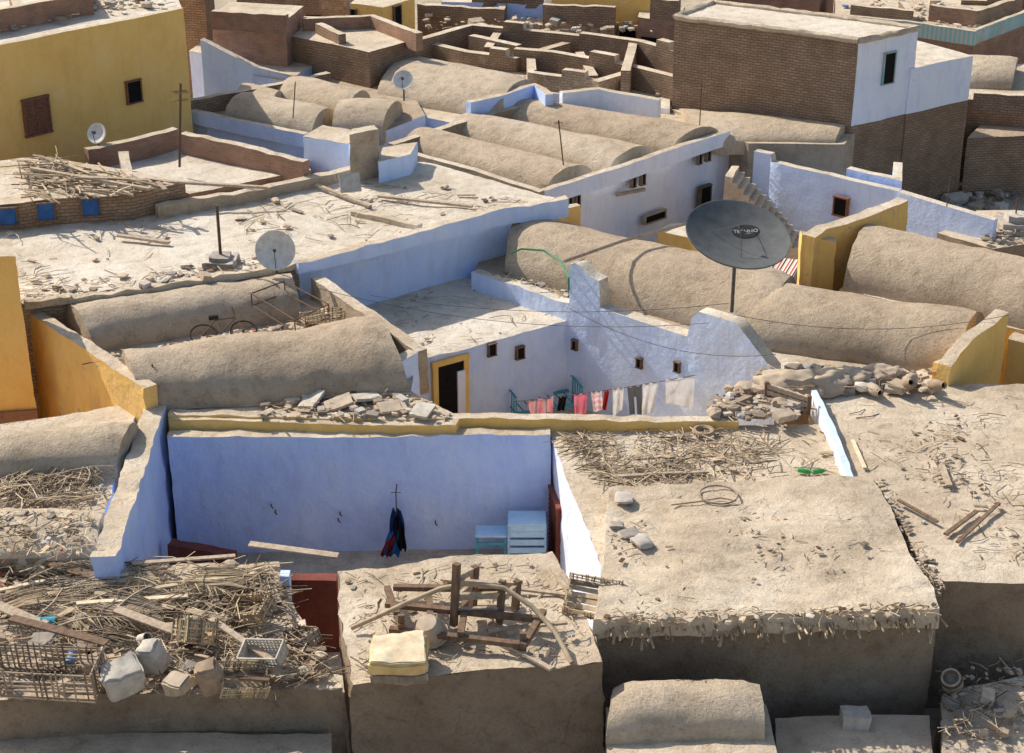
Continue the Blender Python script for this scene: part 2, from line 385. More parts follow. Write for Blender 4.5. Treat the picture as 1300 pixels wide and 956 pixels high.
ww('low_parapet',r2,[P(1030,496,3.5),P(1058,560,3.38),P(1076,608,3.3)],2.9,.16,['white_wash','blue_pale'],flip=1)
# ================= FRONT ROOFS
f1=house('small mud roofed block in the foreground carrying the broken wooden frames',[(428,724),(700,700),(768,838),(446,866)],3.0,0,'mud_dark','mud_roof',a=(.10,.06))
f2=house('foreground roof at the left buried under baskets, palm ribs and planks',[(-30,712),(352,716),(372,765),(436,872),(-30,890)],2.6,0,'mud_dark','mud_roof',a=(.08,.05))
bm=bmesh.new(); c=P(362,728,2.9); box(bm,(c.x,c.y,1.45),(.2,.25,2.9)); finish('gate_post',bm,['blue_pale'],f2,L=.3,a=(.02,.01))
bm=bmesh.new(); c=P(395,738,1.9); box(bm,(c.x,c.y+.2,.95),(1.1,.3,1.9)); finish('gate_wall',bm,['red_paint'],f2,L=.3,a=(.02,.01))
# ================= LEFT NEAR HOUSE
lh=house('vaulted house left of the blue courtyard, at the left edge',[(-40,545),(178,512),(114,706),(-40,712)],3.15,0,['yellow_paint','blue_paint','mud_dark','mud_dark'],'mud_roof')
vault(lh,(-40,622),(150,606),(182,560),(-40,572),3.15,.85,rl=0,rr=.05,mat='mud_dome')
vault(lh,(-40,712),(120,706),(135,655),(-40,655),3.15,.4,mat='mud_roof',rl=0)
# ================= YELLOW WALLED VAULT HOUSE (left middle)
yv=house('house with twin brown vaults inside a worn yellow wall, left of centre',[(180,492),(215,522),(520,500),(530,447),(392,350),(30,390)],3.45,0,['yellow_worn','mud_dark','blue_pale','mud_dark','mud_dark','yellow_worn'],'mud_roof')
ww('yellow_wall',yv,[P(27,390,4.15),P(105,442,4.1),P(182,494,4.15)],0,.35,['yellow_worn','mud_roof'],flip=1,rag=.05)
ww('parapet',yv,[P(60,396,3.85),P(200,376,3.9),P(392,350,3.9)],3.3,.25,['mud_brick_light','mud_roof'])
ww('parapet',yv,[P(394,352,4.1),P(460,398,4.1),P(528,448,4.0)],2.8,.35,['mud_vault','mud_roof'],flip=1)
ww('end_wall',yv,[P(505,462,4.0),P(531,448,4.0)],0,.3,['blue_pale','mud_roof'])
vault(yv,(180,526),(518,500),(468,428),(155,478),3.4,1.15,rl=.05,rr=.05)
vault(yv,(118,450),(385,404),(362,370),(84,416),3.45,.95,rl=.02,rr=.08,mat='mud_dome')
a13=house('narrow roof strip of rubble in front of the brown vault',[(213,520),(515,494),(585,530),(578,540),(215,534)],3.4,0,'yellow_paint','mud_roof')
yp=house('tall yellow plastered pier at the left edge above a brown dado',[(-80,332),(20,325),(12,302),(-80,306)],6.2,0,'yellow_paint','mud_roof',name='yellow_building')
c0=P(-80,332,6.2); c1=P(20,325,6.2); ww('dado',yp,[Vector((c0.x,c0.y-.08,1.9)),Vector((c1.x+.05,c1.y-.08,1.9))],0,.05,['brown_dado','brown_dado'],a=(.02,.01))
# ================= MID COURT HOUSE
mc=thing('court_house','house round the sunlit blue courtyard where washing hangs','house',(0,41,0))
lw=[P(*q,2.6) for q in ((530,458),(722,407),(640,360),(590,352),(452,388))]
block(mc,lw,0,2.6,'blue_pale','mud_pale',a=(.05,.035))
DA,DB=lw[0],lw[1]
d=opening(mc,DA,DB,571,505,1.15,2.15,'door','painted_shade','yellow_paint',fw=.16)
bm=bmesh.new(); cc=PW(585,508,DA,DB)+Vector((.02,-.1,0)); dd=(DB-DA).normalized(); rot=Matrix((dd,Vector((-dd.y,dd.x,0)),Vector((0,0,1)))).transposed(); box(bm,cc,(.25,.06,1.9),rot); finish('door_leaf',bm,['white_wash'],d)
for u,v in ((623,443),(659,447)): opening(mc,DA,DB,u,v,.26,.33,'window','painted_shade','wood_dark',.03)
WA=P(722,388,3.1); WB=P(988,472,3.1)
def WP(s,z): q=WA.lerp(WB,s); return Vector((q.x,q.y,z))
ww('court_wall',mc,[WP(0,4.35),WP(.03,4.45),WP(.06,4.4),WP(.09,4.2),WP(.15,4.12),WP(.16,3.35),WP(.35,3.3),WP(.585,3.3),WP(.60,3.85),WP(.63,4.1),WP(.80,4.1),WP(.86,3.75),WP(.93,3.35),WP(1.0,3.0)],0,.42,['blue_pale','mud_pale'],a=(.04,.015),rag=0)
for u,v in ((731,437),(813,460),(861,465)): opening(mc,WA,WB,u,v,.18,.26,'window','painted_shade','wood_dark',.03)
ww('back_wall',mc,[P(598,346,3.15),P(660,364,3.15),P(722,386,3.15)],0,.35,['blue_pale','mud_pale'])
ww('front_wall',mc,[Vector((P(213,530,3.45).x,37.5,3.5)),Vector((-4,37.45,3.45)),Vector((1,37.45,3.4)),Vector((5.5,37.6,3.25))],0,.3,['yellow_paint','mud_roof'],a=(.035,.03))
bm=bmesh.new(); face(bm,[(-3.5,37.6,.03),(6.5,37.8,.03),(7,41,.03),(1.6,45.5,.03),(-2.5,42.5,.03)]); finish('floor',bm,['mud_pale'],mc)
# ================= UPPER FLAT ROOF (left centre)
uf=house('broad flat mud roof above the courtyard, strewn with stones',[(378,336),(640,268),(720,256),(540,205),(445,212),(200,263),(-40,262),(-40,390),(20,387)],4.4,0,['blue_pale','blue_pale','mud_brick','mud_brick','mud_brick','mud_brick','mud_brick','mud_brick_light','mud_brick_light'],'mud_pale',a=(.06,.035))
ww('parapet',uf,[P(378,334,4.55),P(500,303,4.6),P(640,265,4.7),P(722,252,4.8)],4.2,.3,['blue_pale','mud_roof'],rag=.06)
ww('ridge',uf,[P(445,268,4.55),P(530,286,4.55)],4.3,.25,['mud_roof','mud_roof'])
ww('ridge',uf,[P(200,264,4.75),P(330,240,4.75),P(452,214,4.75)],4.3,.3,['mud_vault','mud_roof'],rag=.08)
ww('ridge',uf,[P(30,384,4.5),P(120,375,4.5),P(240,356,4.5),P(376,334,4.5)],4.3,.25,['mud_roof','mud_roof'],rag=.1)
ww('yellow_wall',uf,[P(712,266,4.3),P(738,262,4.3)],0,.3,['yellow_paint','mud_roof'])
lf=house('raised roof piled with timber at the left edge, blue shuttered openings under it',[(-40,262),(165,247),(235,232),(60,198),(-40,205)],5.2,0,'mud_brick','mud_roof')
q0,q1=P(-40,262,5.2),P(165,247,5.2)
for u,v in ((10,274),(58,268),(115,262)): opening(lf,q0,q1,u,v,.55,.5,'window','blue_wood','wood_dark',.04)
# ================= BRICK PARAPET ROOF
bp=house('roof terrace ringed by a red brick parapet, behind the timber pile',[(150,222),(240,246),(395,216),(385,205),(228,180),(130,203)],4.6,0,'red_brick','mud_pale')
ww('parapet',bp,[P(112,190,5.3),P(170,178,5.3),P(226,164,5.3)],4.4,.3,['red_brick','mud_roof'])
ww('parapet',bp,[P(228,170,5.3),P(300,184,5.3),P(384,206,5.2)],4.4,.3,['red_brick','mud_roof'])
ww('parapet',bp,[P(150,192,5.3),P(156,222,5.1)],4.4,.3,['red_brick','mud_roof'],flip=1)
bb=house('small blue plastered block with a mud pillar, right of the brick terrace',[(385,174),(442,184),(465,168),(410,160)],5.4,0,'blue_pale','mud_roof')
pl=house('square mud pillar with one blue face standing at a roof corner',[(443,172),(480,164),(474,158),(446,165)],6.0,0,['mud_vault','blue_pale','blue_pale','blue_pale'],'mud_roof',name='mud_pillar',cat='pillar')
b2=house('low blue wall house between the pillar and the triple vaults',[(480,206),(520,196),(530,180),(484,186)],5.1,0,'blue_pale','mud_roof')
# ================= TRIPLE VAULT WHITE HOUSE
tv=house('whitewashed house with three long mud vaults ending at slotted windows',[(520,192),(685,250),(927,174),(850,130),(662,138)],3.5,0,['mud_vault','white_wash','mud_brick_light','mud_vault','mud_vault'],'mud_roof')
TA,TB=P(685,250,3.6),P(927,174,3.6)
Wf=lambda s:(685+242*s,249-75*s); Wb=lambda s:(505+175*s,195-58*s)
for i,(s0,s1) in enumerate(((.03,.29),(.36,.62),(.69,.96))):
    vault(tv,Wb(s0),Wf(s0),Wf(s1),Wb(s1),3.5,.72,rl=.05,rr=0,mat='mud_vault' if i!=1 else 'mud_dome',a=(.05,.02))
ww('parapet',tv,[P(685,244,3.9),P(770,218,3.95),P(850,191,3.95),P(927,166,3.9)],3.4,.25,['white_wash','mud_roof'])
ww('parapet',tv,[P(502,190,4.05),P(600,216,4.05),P(684,244,4.0)],3.3,.25,['mud_vault','mud_roof'])
ww('parapet',tv,[P(500,184,4.1),P(580,158,4.1),P(665,134,4.1)],3.3,.3,['mud_dark','mud_roof'])
for u,v in ((722,254),(732,251),(803,226),(815,223),(887,197),(898,193)): opening(tv,TA,TB,u,v,.2,.6,'window','painted_shade','mud_dark',.03)
opening(tv,TA,TB,830,275,1.1,.25,'window','painted_shade','wood_grey',.05); opening(tv,TA,TB,893,262,.6,1.5,'door','painted_shade','wood_dark',.05)
bm=bmesh.new(); c=PW(800,241,TA,TB); beam(bm,c+Vector((-.5,-.35,-.05)),c+Vector((.5,-.1,.05)),.12,.1); finish('ledge',bm,['wood_grey'],tv)
rp=house('humped tan roof in front of the big mud brick building',[(852,138),(1090,165),(1072,184),(950,182),(925,170)],3.6,0,'mud_vault','mud_roof')
vault(rp,(890,182),(1060,186),(1080,166),(860,142),3.5,.5,mat='mud_dome')
# stairs
sr=thing('stairs','flight of mud steps going down beside the slotted white wall','stairs',P(970,260,0))
s0=P(928,214,3.5); s1=P(1010,300,1.3)
for i in range(13):
    k=i/12; c=s0.lerp(s1,k); zz=3.5-2.3*k; bm=bmesh.new(); box(bm,(c.x,c.y-.3,zz/2),((s1-s0).xy.length/12+.06,1.3,zz),Matrix.Rotation(math.atan2((s1-s0).y,(s1-s0).x),3,'Z')); finish('step',bm,['mud_roof'],sr,L=.35,a=(.05,.04))
# ================= MID VAULT HOUSE
mv=house('long brown vaulted house behind the washing courtyard',[(600,344),(722,384),(965,440),(1005,362),(665,294),(636,292)],3.0,0,['mud_roof','mud_roof','mud_roof','blue_pale','blue_pale','blue_pale'],'mud_vault')
vault(mv,(640,348),(972,438),(1012,372),(664,296),3.05,1.2,rl=.08,rr=.12)
# ================= RIGHT VAULT HOUSES
v1=house('brown vaulted house beside the big dish, closed by a yellow end wall',[(955,440),(1000,470),(1205,492),(1262,430),(985,385)],3.0,0,['blue_pale','mud_dark','yellow_worn','mud_dark','mud_dark'],'mud_roof')
vault(v1,(946,440),(1208,480),(1250,425),(976,382),3.0,1.15,rl=.15,rr=.02)
ww('end_wall',v1,[P(1186,460,3.6),P(1206,467,3.6)],0,.3,['yellow_paint','mud_roof'])
ww('end_wall',v1,[P(1206,466,3.7),P(1235,432,4.1),P(1281,396,4.3)],0,.35,['yellow_paint','mud_roof'],flip=1)
ea,eb=P(1206,466,3.7),P(1281,398,3.7); opening(v1,ea,eb,1243,452,.2,.7,'window','painted_shade','yellow_worn',.03)
v2=house('large ochre vaulted house at the right edge with a high yellow end wall',[(1066,368),(1350,432),(1370,388),(1108,322)],3.3,0,['yellow_worn']*4,'mud_roof')
vault(v2,(1070,368),(1350,430),(1375,380),(1108,318),3.3,1.35,mat='mud_vault',rl=.02,rr=0)
ww('end_wall',v2,[P(1020,297,4.7),P(1036,286,4.8),P(1090,270,4.8),P(1140,250,4.8)],0,.4,['yellow_worn','mud_roof'],flip=-1)
ww('side_wall',v2,[P(1019,298,4.7),P(1062,306,4.5)],0,.35,['yellow_paint','mud_roof'])
yl=house('yellow house corner cut by the right edge, in front of the ochre vault',[(1281,432),(1345,445),(1345,425),(1290,418)],3.2,0,'yellow_paint','mud_roof')
# ================= BLUE COURT (right back)
bc=thing('court_wall','pale blue stepped wall round the far courtyard under the big brick building','wall',P(1050,230,0))
ww('wall',bc,[P(957,192,3.55),P(978,196,3.55),P(979,206,3.3),P(1052,222,3.3),P(1140,243,3.2)],0,.3,['blue_pale','mud_pale'])
ww('wall',bc,[P(1140,244,3.2),P(1200,262,3.1),P(1262,280,3.0)],0,.3,['blue_pale','mud_pale'])
ww('wall',bc,[P(1075,214,3.4),P(1145,230,3.4),P(1146,206,3.4)],0,.3,['blue_pale','mud_pale'])
opening(bc,P(979,206,3.3),P(1140,243,3.3),1068,262,.55,.6,'window','painted_shade','wood_red',.05)
# ================= BIG MUD BRICK BUILDING
bigW=[P(*q,7.0) for q in ((857,22),(1090,52),(1166,37),(905,3))]; c=cen(bigW)
bb_=thing('brick_building','big windowless mud brick building with a pale flat roof','building',(c.x,c.y,0))
block(bb_,bigW,3.9,7.0,['mud_brick','white_wash','mud_brick','mud_brick'],'mud_pale',a=(.05,.02))
bm=bmesh.new()
for i in range(4):
    p,q=bigW[i],bigW[(i+1)%4]; face(bm,[(p.x,p.y,0),(q.x,q.y,0),(q.x,q.y,3.9),(p.x,p.y,3.9)])
finish('lower_wall',bm,['mud_brick'],bb_,L=.5,a=(.03,.012))
bm=bmesh.new()
for i in range(4):
    p,q=bigW[i],bigW[(i+1)%4]; p=Vector((p.x,p.y,7.03)); q=Vector((q.x,q.y,7.03)); tube(bm,[p.lerp(q,k/12) for k in range(13)],.12,6)
finish('roof_rim',bm,['mud_roof'],bb_,L=.35,a=(.04,.05))
opening(bb_,bigW[1],bigW[2],1127,86,.6,1.1,'window','painted_shade','turquoise_paint',.04)
b1,b2_=bigW[1],bigW[2]; dv=(b2_-b1); dv.z=0; dv.normalize(); nb=Vector((-dv.y,dv.x,0))
an0=b2_-dv*.25; an1=P(1219,66,5.6); an1=b2_+dv*((an1-b2_).dot(dv))
an=thing('annex_building','lower white annex on the right flank of the big brick building','building',(an0.x,an0.y,0))
aw=[an0-nb*.06,an1-nb*.06,an1+nb*5,an0+nb*5]
block(an,aw,3.9,5.6,'white_wash','mud_pale',a=(.05,.02))
bm=bmesh.new()
for i in range(4):
    p,q=aw[i],aw[(i+1)%4]; face(bm,[(p.x,p.y,0),(q.x,q.y,0),(q.x,q.y,3.9),(p.x,p.y,3.9)])
finish('lower_wall',bm,['mud_brick'],an,L=.5,a=(.03,.012))
# ================= YELLOW BUILDING
yb=house('large ochre yellow building with a shuttered window, upper left',[(-40,70),(233,15),(215,-25),(-60,10)],8.0,0,'yellow_paint','mud_pale',name='yellow_building',cat='building',a=(.02,.01))
y0,y1=P(-40,70,8.0),P(233,15,8.0)
ww('parapet',yb,[UP(y0,.12),UP(y1,.12)],7.9,.25,['yellow_paint','mud_roof'],a=(.02,.01),rag=0)
opening(yb,y0,y1,46,147,1.0,1.15,'window','wood_red','wood_red',.07,shut=True)
opening(yb,y0,y1,169,116,.62,.72,'window','painted_shade','wood_red',.05)
ww('brick_wall',yb,[UP(P(-40,50,8),.75),UP(P(40,34,8),.75),UP(P(108,20,8),.75)],7.8,.3,['red_brick','mud_roof'])
ww('brick_wall',yb,[UP(P(108,20,8),.75),UP(P(92,-8,8),.75)],7.8,.3,['red_brick','mud_roof'])
ww('brick_wall',yb,[UP(P(20,32,8),.6),UP(P(12,5,8),.6)],7.8,.3,['red_brick','mud_roof'])
# ================= VAULT CLUSTER
vc=house('blue walled house with a cluster of small mud vaults, below the stepped blue building',[(240,146),(386,176),(440,186),(540,146),(520,112),(420,98)],4.0,0,'blue_pale','mud_vault')
ww('parapet',vc,[P(241,140,4.3),P(310,155,4.3),P(386,170,4.3)],3.8,.25,['blue_pale','mud_roof'])
vault(vc,(285,150),(395,172),(425,152),(325,132),4.0,.75,mat='mud_dome'); vault(vc,(348,130),(440,150),(472,130),(385,110),4.0,.75,mat='mud_dome'); vault(vc,(298,134),(344,144),(362,128),(318,118),4.0,.65,mat='mud_dome')
vault(vc,(420,167),(485,170),(512,142),(438,142),4.0,.8,mat='mud_dome')
ww('wall',vc,[P(386,172,4.4),P(440,184,4.4),P(470,172,4.3)],0,.25,['blue_pale','mud_roof'])
ww('parapet',vc,[P(241,128,4.6),P(330,112,4.6),P(420,93,4.6)],3.8,.3,['mud_brick','mud_roof'])
bv=house('house under one big smooth tan vault, top centre left',[(470,132),(598,162),(692,124),(560,85)],3.8,0,'blue_pale','mud_roof')
vault(bv,(478,126),(630,154),(680,118),(530,88),3.8,1.05,mat='mud_dome')
ww('wall',bv,[P(598,130,4.6),P(645,119,4.6),P(678,108,4.6),P(692,120,4.6)],0,.3,['blue_paint','mud_roof'])
ff=house('pale flat roof behind the tan vault',[(440,96),(700,118),(850,138),(850,104),(640,78),(520,68)],3.7,0,['blue_pale','white_wash','mud_brick','mud_brick','mud_brick','mud_brick'],'mud_pale')
ww('wall',ff,[P(714,118,4.5),P(760,113,4.5),P(836,128,4.3)],3,.3,['white_wash','mud_roof'])
# ================= BRICK YARDS top centre
m1=house('roofless brick enclosure with inner partition, top centre',[(530,80),(655,96),(745,66),(600,50)],3.0,0,'mud_brick','mud_roof',cat='ruin',name='brick_enclosure')
def fw_(r,seq,z,mats=('mud_brick','mud_roof'),zb=0):
    # straight runs with a stepped crest
    pts=[]
    for k,((u0,v0),(u1,v1)) in enumerate(zip(seq,seq[1:])):
        a_,b_=P(u0,v0,z),P(u1,v1,z); st=(0,.28,0,-.2)[k%4]
        pts+=[UP(a_,st*.0),UP(a_.lerp(b_,.48),0),UP(a_.lerp(b_,.49),st),UP(a_.lerp(b_,.8),st),UP(a_.lerp(b_,.81),0)]
    pts.append(P(*seq[-1],z)); ww('wall',r,pts,zb,.35,list(mats),rag=0,a=(.015,.01))
fw_(m1,[(530,52),(600,32),(680,40),(738,46)],4.6); fw_(m1,[(530,52),(590,66),(655,74),(740,50)],4.3); fw_(m1,[(595,45),(655,58)],4.5); fw_(m1,[(640,36),(625,60)],4.4)
m2=house('open brick yard stepping down in front of the big brick building',[(668,98),(800,122),(858,112),(850,80),(735,66)],3.2,0,'mud_brick','mud_roof',cat='ruin',name='brick_enclosure')
fw_(m2,[(652,62),(700,66),(800,84),(856,98)],4.6); fw_(m2,[(735,42),(810,52),(858,66)],4.9); fw_(m2,[(668,72),(670,92),(760,104)],4.3,mats=('mud_brick_light','mud_roof')); fw_(m2,[(760,104),(800,92)],4.4,mats=('mud_brick_light','mud_roof')); fw_(m2,[(810,52),(800,90)],4.8); fw_(m2,[(730,66),(748,96)],4.3)
by=house('dark brick house with a plain wall above the small vaults',[(362,44),(468,66),(530,48),(470,22),(380,20)],5.4,0,'mud_brick','mud_roof')
ww('parapet',by,[P(385,24,5.9),P(470,20,5.9),P(528,42,5.9)],5.2,.3,['red_brick','mud_roof'])
ww('parapet',by,[P(400,30,5.8),P(430,44,5.8)],5.2,.3,['mud_brick','mud_roof'])
br1=house('red brick house behind the stepped blue building',[(268,20),(362,26),(385,8),(290,2)],6.2,0,'red_brick','mud_roof')
ww('parapet',br1,[P(268,14,6.7),P(362,20,6.7)],6,.3,['red_brick','mud_roof'])
bs=house('blue plastered building with a sloping stair wall, right of the yellow building',[(240,64),(262,68),(322,96),(366,104),(400,80),(262,50)],4.4,0,'blue_paint','mud_roof')
ww('stair_wall',bs,[P(254,50,5.6),P(285,66,5.2),P(325,86,4.7),P(366,98,4.5)],0,.3,['blue_pale','mud_pale'],rag=0)
ww('stair_wall',bs,[P(262,84,4.0),P(300,84,4.3),P(318,104,3.2)],0,.3,['white_wash','mud_pale'],rag=0)
y2=house('small ochre house with one dark window at the top edge',[(445,4),(486,10),(526,-2),(470,-14)],5.6,0,'yellow_paint','mud_roof',name='yellow_building')
opening(y2,P(445,4,5.6),P(486,10,5.6),450,24,.3,.8,'window','painted_shade','wood_dark',.04); opening(y2,P(486,10,5.6),P(526,-2,5.6),503,20,.5,.8,'window','painted_shade','wood_dark',.05)
# top right
tr=house('long brick house with a turquoise trimmed wall, top right',[(1060,30),(1236,48),(1310,20),(1180,-8),(1060,-8)],4.2,0,'red_brick','mud_roof')
ww('trim_band',tr,[P(1058,18,4.8),P(1150,27,4.8),P(1238,40,4.8)],4.2,.2,['teal_band','mud_roof'],a=(.01,.01)); ww('trim_band',tr,[P(1240,38,4.8),P(1310,12,4.8)],4.2,.2,['turquoise_paint','mud_roof'],a=(.01,.01))
ww('parapet',tr,[P(1180,6,4.9),P(1240,14,4.9),P(1300,-4,4.9)],4.1,.3,['red_brick','mud_roof']); ww('parapet',tr,[P(1080,6,4.8),P(1160,14,4.8),P(1150,2,4.8)],4.1,.3,['mud_brick','mud_roof'])
tr2=house('mud brick house with a low vault at the right edge',[(1196,124),(1340,132),(1340,78),(1225,84)],3.4,0,'mud_brick','mud_roof'); vault(tr2,(1218,112),(1284,114),(1290,88),(1228,84),3.4,.9,mat='mud_dome')
tr3=house('low dark brick house beside the street at the right edge',[(1228,176),(1340,170),(1340,148),(1250,152)],2.4,0,'mud_brick','mud_vault')
ww('parapet',tr2,[P(1236,118,4.0),P(1340,124,4.1)],3.3,.3,['mud_brick','mud_roof'])
tr4=house('tumbledown mud roof at the right edge behind the ochre vault',[(1190,296),(1262,316),(1345,304),(1345,268),(1240,268)],2.3,0,'mud_dark','mud_roof')
far=[((530,22),(640,30),(650,8),(540,4),4.0,'mud_brick'),((650,30),(780,36),(800,12),(660,6),4.0,'mud_brick_light'),((700,8),(840,16),(860,-8),(720,-16),4.6,'yellow_paint'),((560,2),(690,6),(700,-20),(570,-22),4.6,'blue_paint'),((900,2),(1040,8),(1060,-14),(920,-18),4.0,'red_brick'),((810,22),(860,28),(870,8),(815,4),4.6,'red_brick'),((110,-8),(260,2),(270,-25),(120,-30),6,'mud_brick'),((1220,0),(1330,4),(1340,-20),(1230,-24),4.4,'mud_brick'),((300,-8),(440,-2),(450,-26),(310,-30),5.,'mud_brick_light')]
fl=['brick walled house left of the brick yards, top edge','mud plastered house above the brick yards, top edge','ochre house peeping over the brick yards, top edge','blue house at the top edge centre','red brick house behind the big brick building','small red brick house touching the left of the big brick building','brick house behind the big yellow building','brick house at the top right corner','mud house behind the red brick one, top left']
for i,((a_,b_,c_,d_,z_,m_),l_) in enumerate(zip(far,fl)):
    h=house(l_,[a_,b_,c_,d_],z_,0,m_,'mud_roof'); A_,B_=P(*a_,z_),P(*b_,z_)
    if i%2==0: ww('parapet',h,[UP(A_,.6),UP(B_,.6),UP(P(*c_,z_),.6)],z_-.2,.3,[m_,'mud_roof'],rag=.05)
    else: ww('parapet',h,[UP(A_.lerp(B_,.3),.9),UP(B_,.9)],z_-.2,.3,['mud_brick','mud_roof'],rag=.05)
    for k in (.3,.7):
        q=A_.lerp(B_,k); q.z=z_-1.2
        bm=bmesh.new(); box(bm,q,(.7,.16,.8),Matrix.Rotation(math.atan2((B_-A_).y,(B_-A_).x),3,'Z')); finish('window',bm,['painted_shade'],h)  # uncut wall: a black box paints the dark inside of each window
# lower front extension
e1=house('low rounded mud roof in the street at the bottom centre',[(770,900),(975,895),(1000,1010),(770,1010)],1.9,0,'mud_dark','mud_roof')
vault(e1,(770,945),(970,940),(965,880),(785,885),1.9,.75,mat='mud_dome',rl=.3,rr=.3)
e2=house('low mud roof with potsherds at the bottom right corner',[(1195,880),(1345,850),(1360,1010),(1200,1010)],1.3,0,'mud_dark','mud_roof')
e3=house('small mud lean-to at the bottom edge between the roofs',[(985,912),(1180,906),(1190,1010),(990,1010)],1.2,0,'mud_dark','mud_roof')
e4=house('low mud roof below the palm tangle at the bottom left',[(-40,935),(420,930),(425,1010),(-40,1010)],1.7,0,'mud_dark','mud_roof')
# ================= LITTER
def inpoly(x,y,poly):
    c=False; n=len(poly)
    for i in range(n):
        x1,y1=poly[i]; x2,y2=poly[(i+1)%n]
        if (y1>y)!=(y2>y) and x<(x2-x1)*(y-y1)/(y2-y1)+x1: c=not c
    return c
def samp(poly,rg):
    xs=[p[0] for p in poly]; ys=[p[1] for p in poly]
    while True:
        x=rg.uniform(min(xs),max(xs)); y=rg.uniform(min(ys),max(ys))
        if inpoly(x,y,poly): return x,y
def litter(name,label,poly,z,nst,nrk,ln=(.15,.9),rr=(.005,.014),seed=0,h=.08,ang=None,rs=(.02,.09),cat='litter',board=.1,col=.0,clump=0,pw=2.8):
    mats=('straw','straw_pale','wood_grey','wood_dark','stone','stone_grey','white_plastic','blue_plastic','red_plastic')
    rg=random.Random(seed+7); bm=bmesh.new(); hubs=[samp(poly,rg) for _ in range(max(1,clump))]
    def pick():
        if clump and rg.random()<.8:
            for _ in range(20):
                c=rg.choice(hubs); q=(c[0]+rg.gauss(0,28),c[1]+rg.gauss(0,13))
                if inpoly(*q,poly): return q
        return samp(poly,rg)
    for i in range(nst):
        u,v=pick(); p=P(u,v,z+.03+h*rg.random()**2); a=rg.uniform(0,math.pi) if ang is None else rg.gauss(*ang)
        l=rg.uniform(ln[0],ln[1])*rg.uniform(.4,1); d=Vector((math.cos(a),math.sin(a),rg.uniform(-.08,.08)*min(1,h*5)))*l/2
        mid=p+Vector((rg.uniform(-.09,.09),rg.uniform(-.09,.09),.02))*l*1.5; m_=rg.choice((0,0,1,1,2,3))
        if rg.random()<board: beam(bm,p-d*.5,p+d*.5,rg.uniform(.04,.16),.02,rg.choice((2,2,3,0)))
        else: tube(bm,[p-d,mid,p+d],rg.uniform(*rr),4,mi=m_)
    for i in range(nrk):
        u,v=pick(); s=rs[0]+(rs[1]-rs[0])*rg.random()**pw; q=P(u,v,z+.25*s+h*.5*rg.random())
        if rg.random()<.3:
            box(bm,q,(s*2.2*rg.uniform(.6,1.2),s*1.3,s*.8),Matrix.Rotation(rg.uniform(0,3),3,'Z')@Matrix.Rotation(rg.uniform(-.3,.3),3,'X'),rg.choice((4,5)))
        else: rock(bm,q,s,rg,rg.choice((4,4,5,4)) if rg.random()>col else rg.choice((6,7,8,6)))
    o=finish(name,bm,list(mats)); tag(o,label,cat,kind='stuff'); return o
litter('straw_litter','straw, reeds and twigs scattered along the back of the near cracked roof',[(705,552),(1045,542),(1075,602),(770,614)],3.06,620,70,seed=1,ln=(.2,1.4),board=.06,clump=9,h=.08)
litter('straw_litter','chips and stones dotting the raised slab of the near cracked roof',[(775,625),(1100,612),(1180,765),(765,785)],3.36,90,90,ln=(.1,.4),seed=2,h=.02,rs=(.01,.05),clump=5)
litter('straw_litter','clods and broken reeds along the front lip of the near roof',[(756,778),(1185,765),(1192,780),(756,796)],3.34,200,40,ln=(.1,.45),seed=22,h=.08,rs=(.03,.13))
litter('straw_litter','stones and clods in the seam between the two near right roofs',[(1100,606),(1120,606),(1200,745),(1180,765)],3.2,60,120,ln=(.1,.4),seed=27,h=.08,rs=(.02,.1))
litter('straw_litter','sticks and clods strewn over the roof at the right edge',[(1050,520),(1300,500),(1320,730),(1185,730)],3.17,240,90,seed=3,ln=(.1,.7),h=.03,rs=(.012,.06),clump=8)
litter('straw_litter','rubble and broken boards on the strip before the brown vault',[(330,502),(510,490),(582,530),(330,530)],3.42,90,150,seed=4,h=.15,rs=(.04,.16),board=.35)
litter('junk_heap','heap of scrap wood and stones in the trough between the brown vaults',[(118,455),(200,440),(340,416),(430,400),(445,412),(330,438),(200,466),(150,468)],3.5,320,240,seed=5,h=.6,rs=(.04,.18),cat='heap',board=.4,rr=(.008,.02),col=.15,ln=(.2,1.2))
litter('junk_heap','twigs and stones between the two vaults at the left edge',[(-10,592),(125,585),(135,635),(-10,640)],3.2,560,60,seed=6,h=.3,ln=(.3,1.4),cat='heap',board=.03,clump=5)
litter('straw_litter','dust, plastic and sherds on the low vault at the left edge',[(-10,650),(120,645),(110,704),(-10,708)],3.5,160,110,seed=7,h=.08,col=.15,rs=(.02,.1))
litter('palm_litter','dense tangle of palm ribs and reeds over the foreground roof at the left',[(-10,712),(340,715),(372,775),(425,860),(-10,875)],2.65,2400,260,seed=8,h=.38,ln=(.15,1.5),rr=(.003,.014),rs=(.03,.2),cat='heap',board=.16,col=.15,clump=18,ang=(.25,1.0))
litter('straw_litter','splinters and clods on the small foreground block',[(435,730),(695,708),(755,830),(455,855)],3.03,240,110,seed=9,h=.04,ln=(.1,.6),rs=(.012,.08),board=.05)
litter('straw_litter','sticks and small stones on the broad upper roof',[(0,272),(440,222),(690,255),(380,328),(20,380)],4.42,220,40,seed=10,h=.04,rs=(.015,.08),ln=(.2,1.3),clump=8,board=.14)
litter('straw_litter','row of stones along the front lip of the broad upper roof',[(20,366),(200,340),(370,318),(376,334),(200,362),(20,386)],4.42,90,70,seed=23,h=.12,rs=(.04,.18),board=.3)
litter('straw_litter','crumbs and chips on the low roof above the yellow door',[(480,388),(590,358),(640,366),(710,405),(535,450)],2.62,40,30,seed=12,h=.02,rs=(.012,.06))
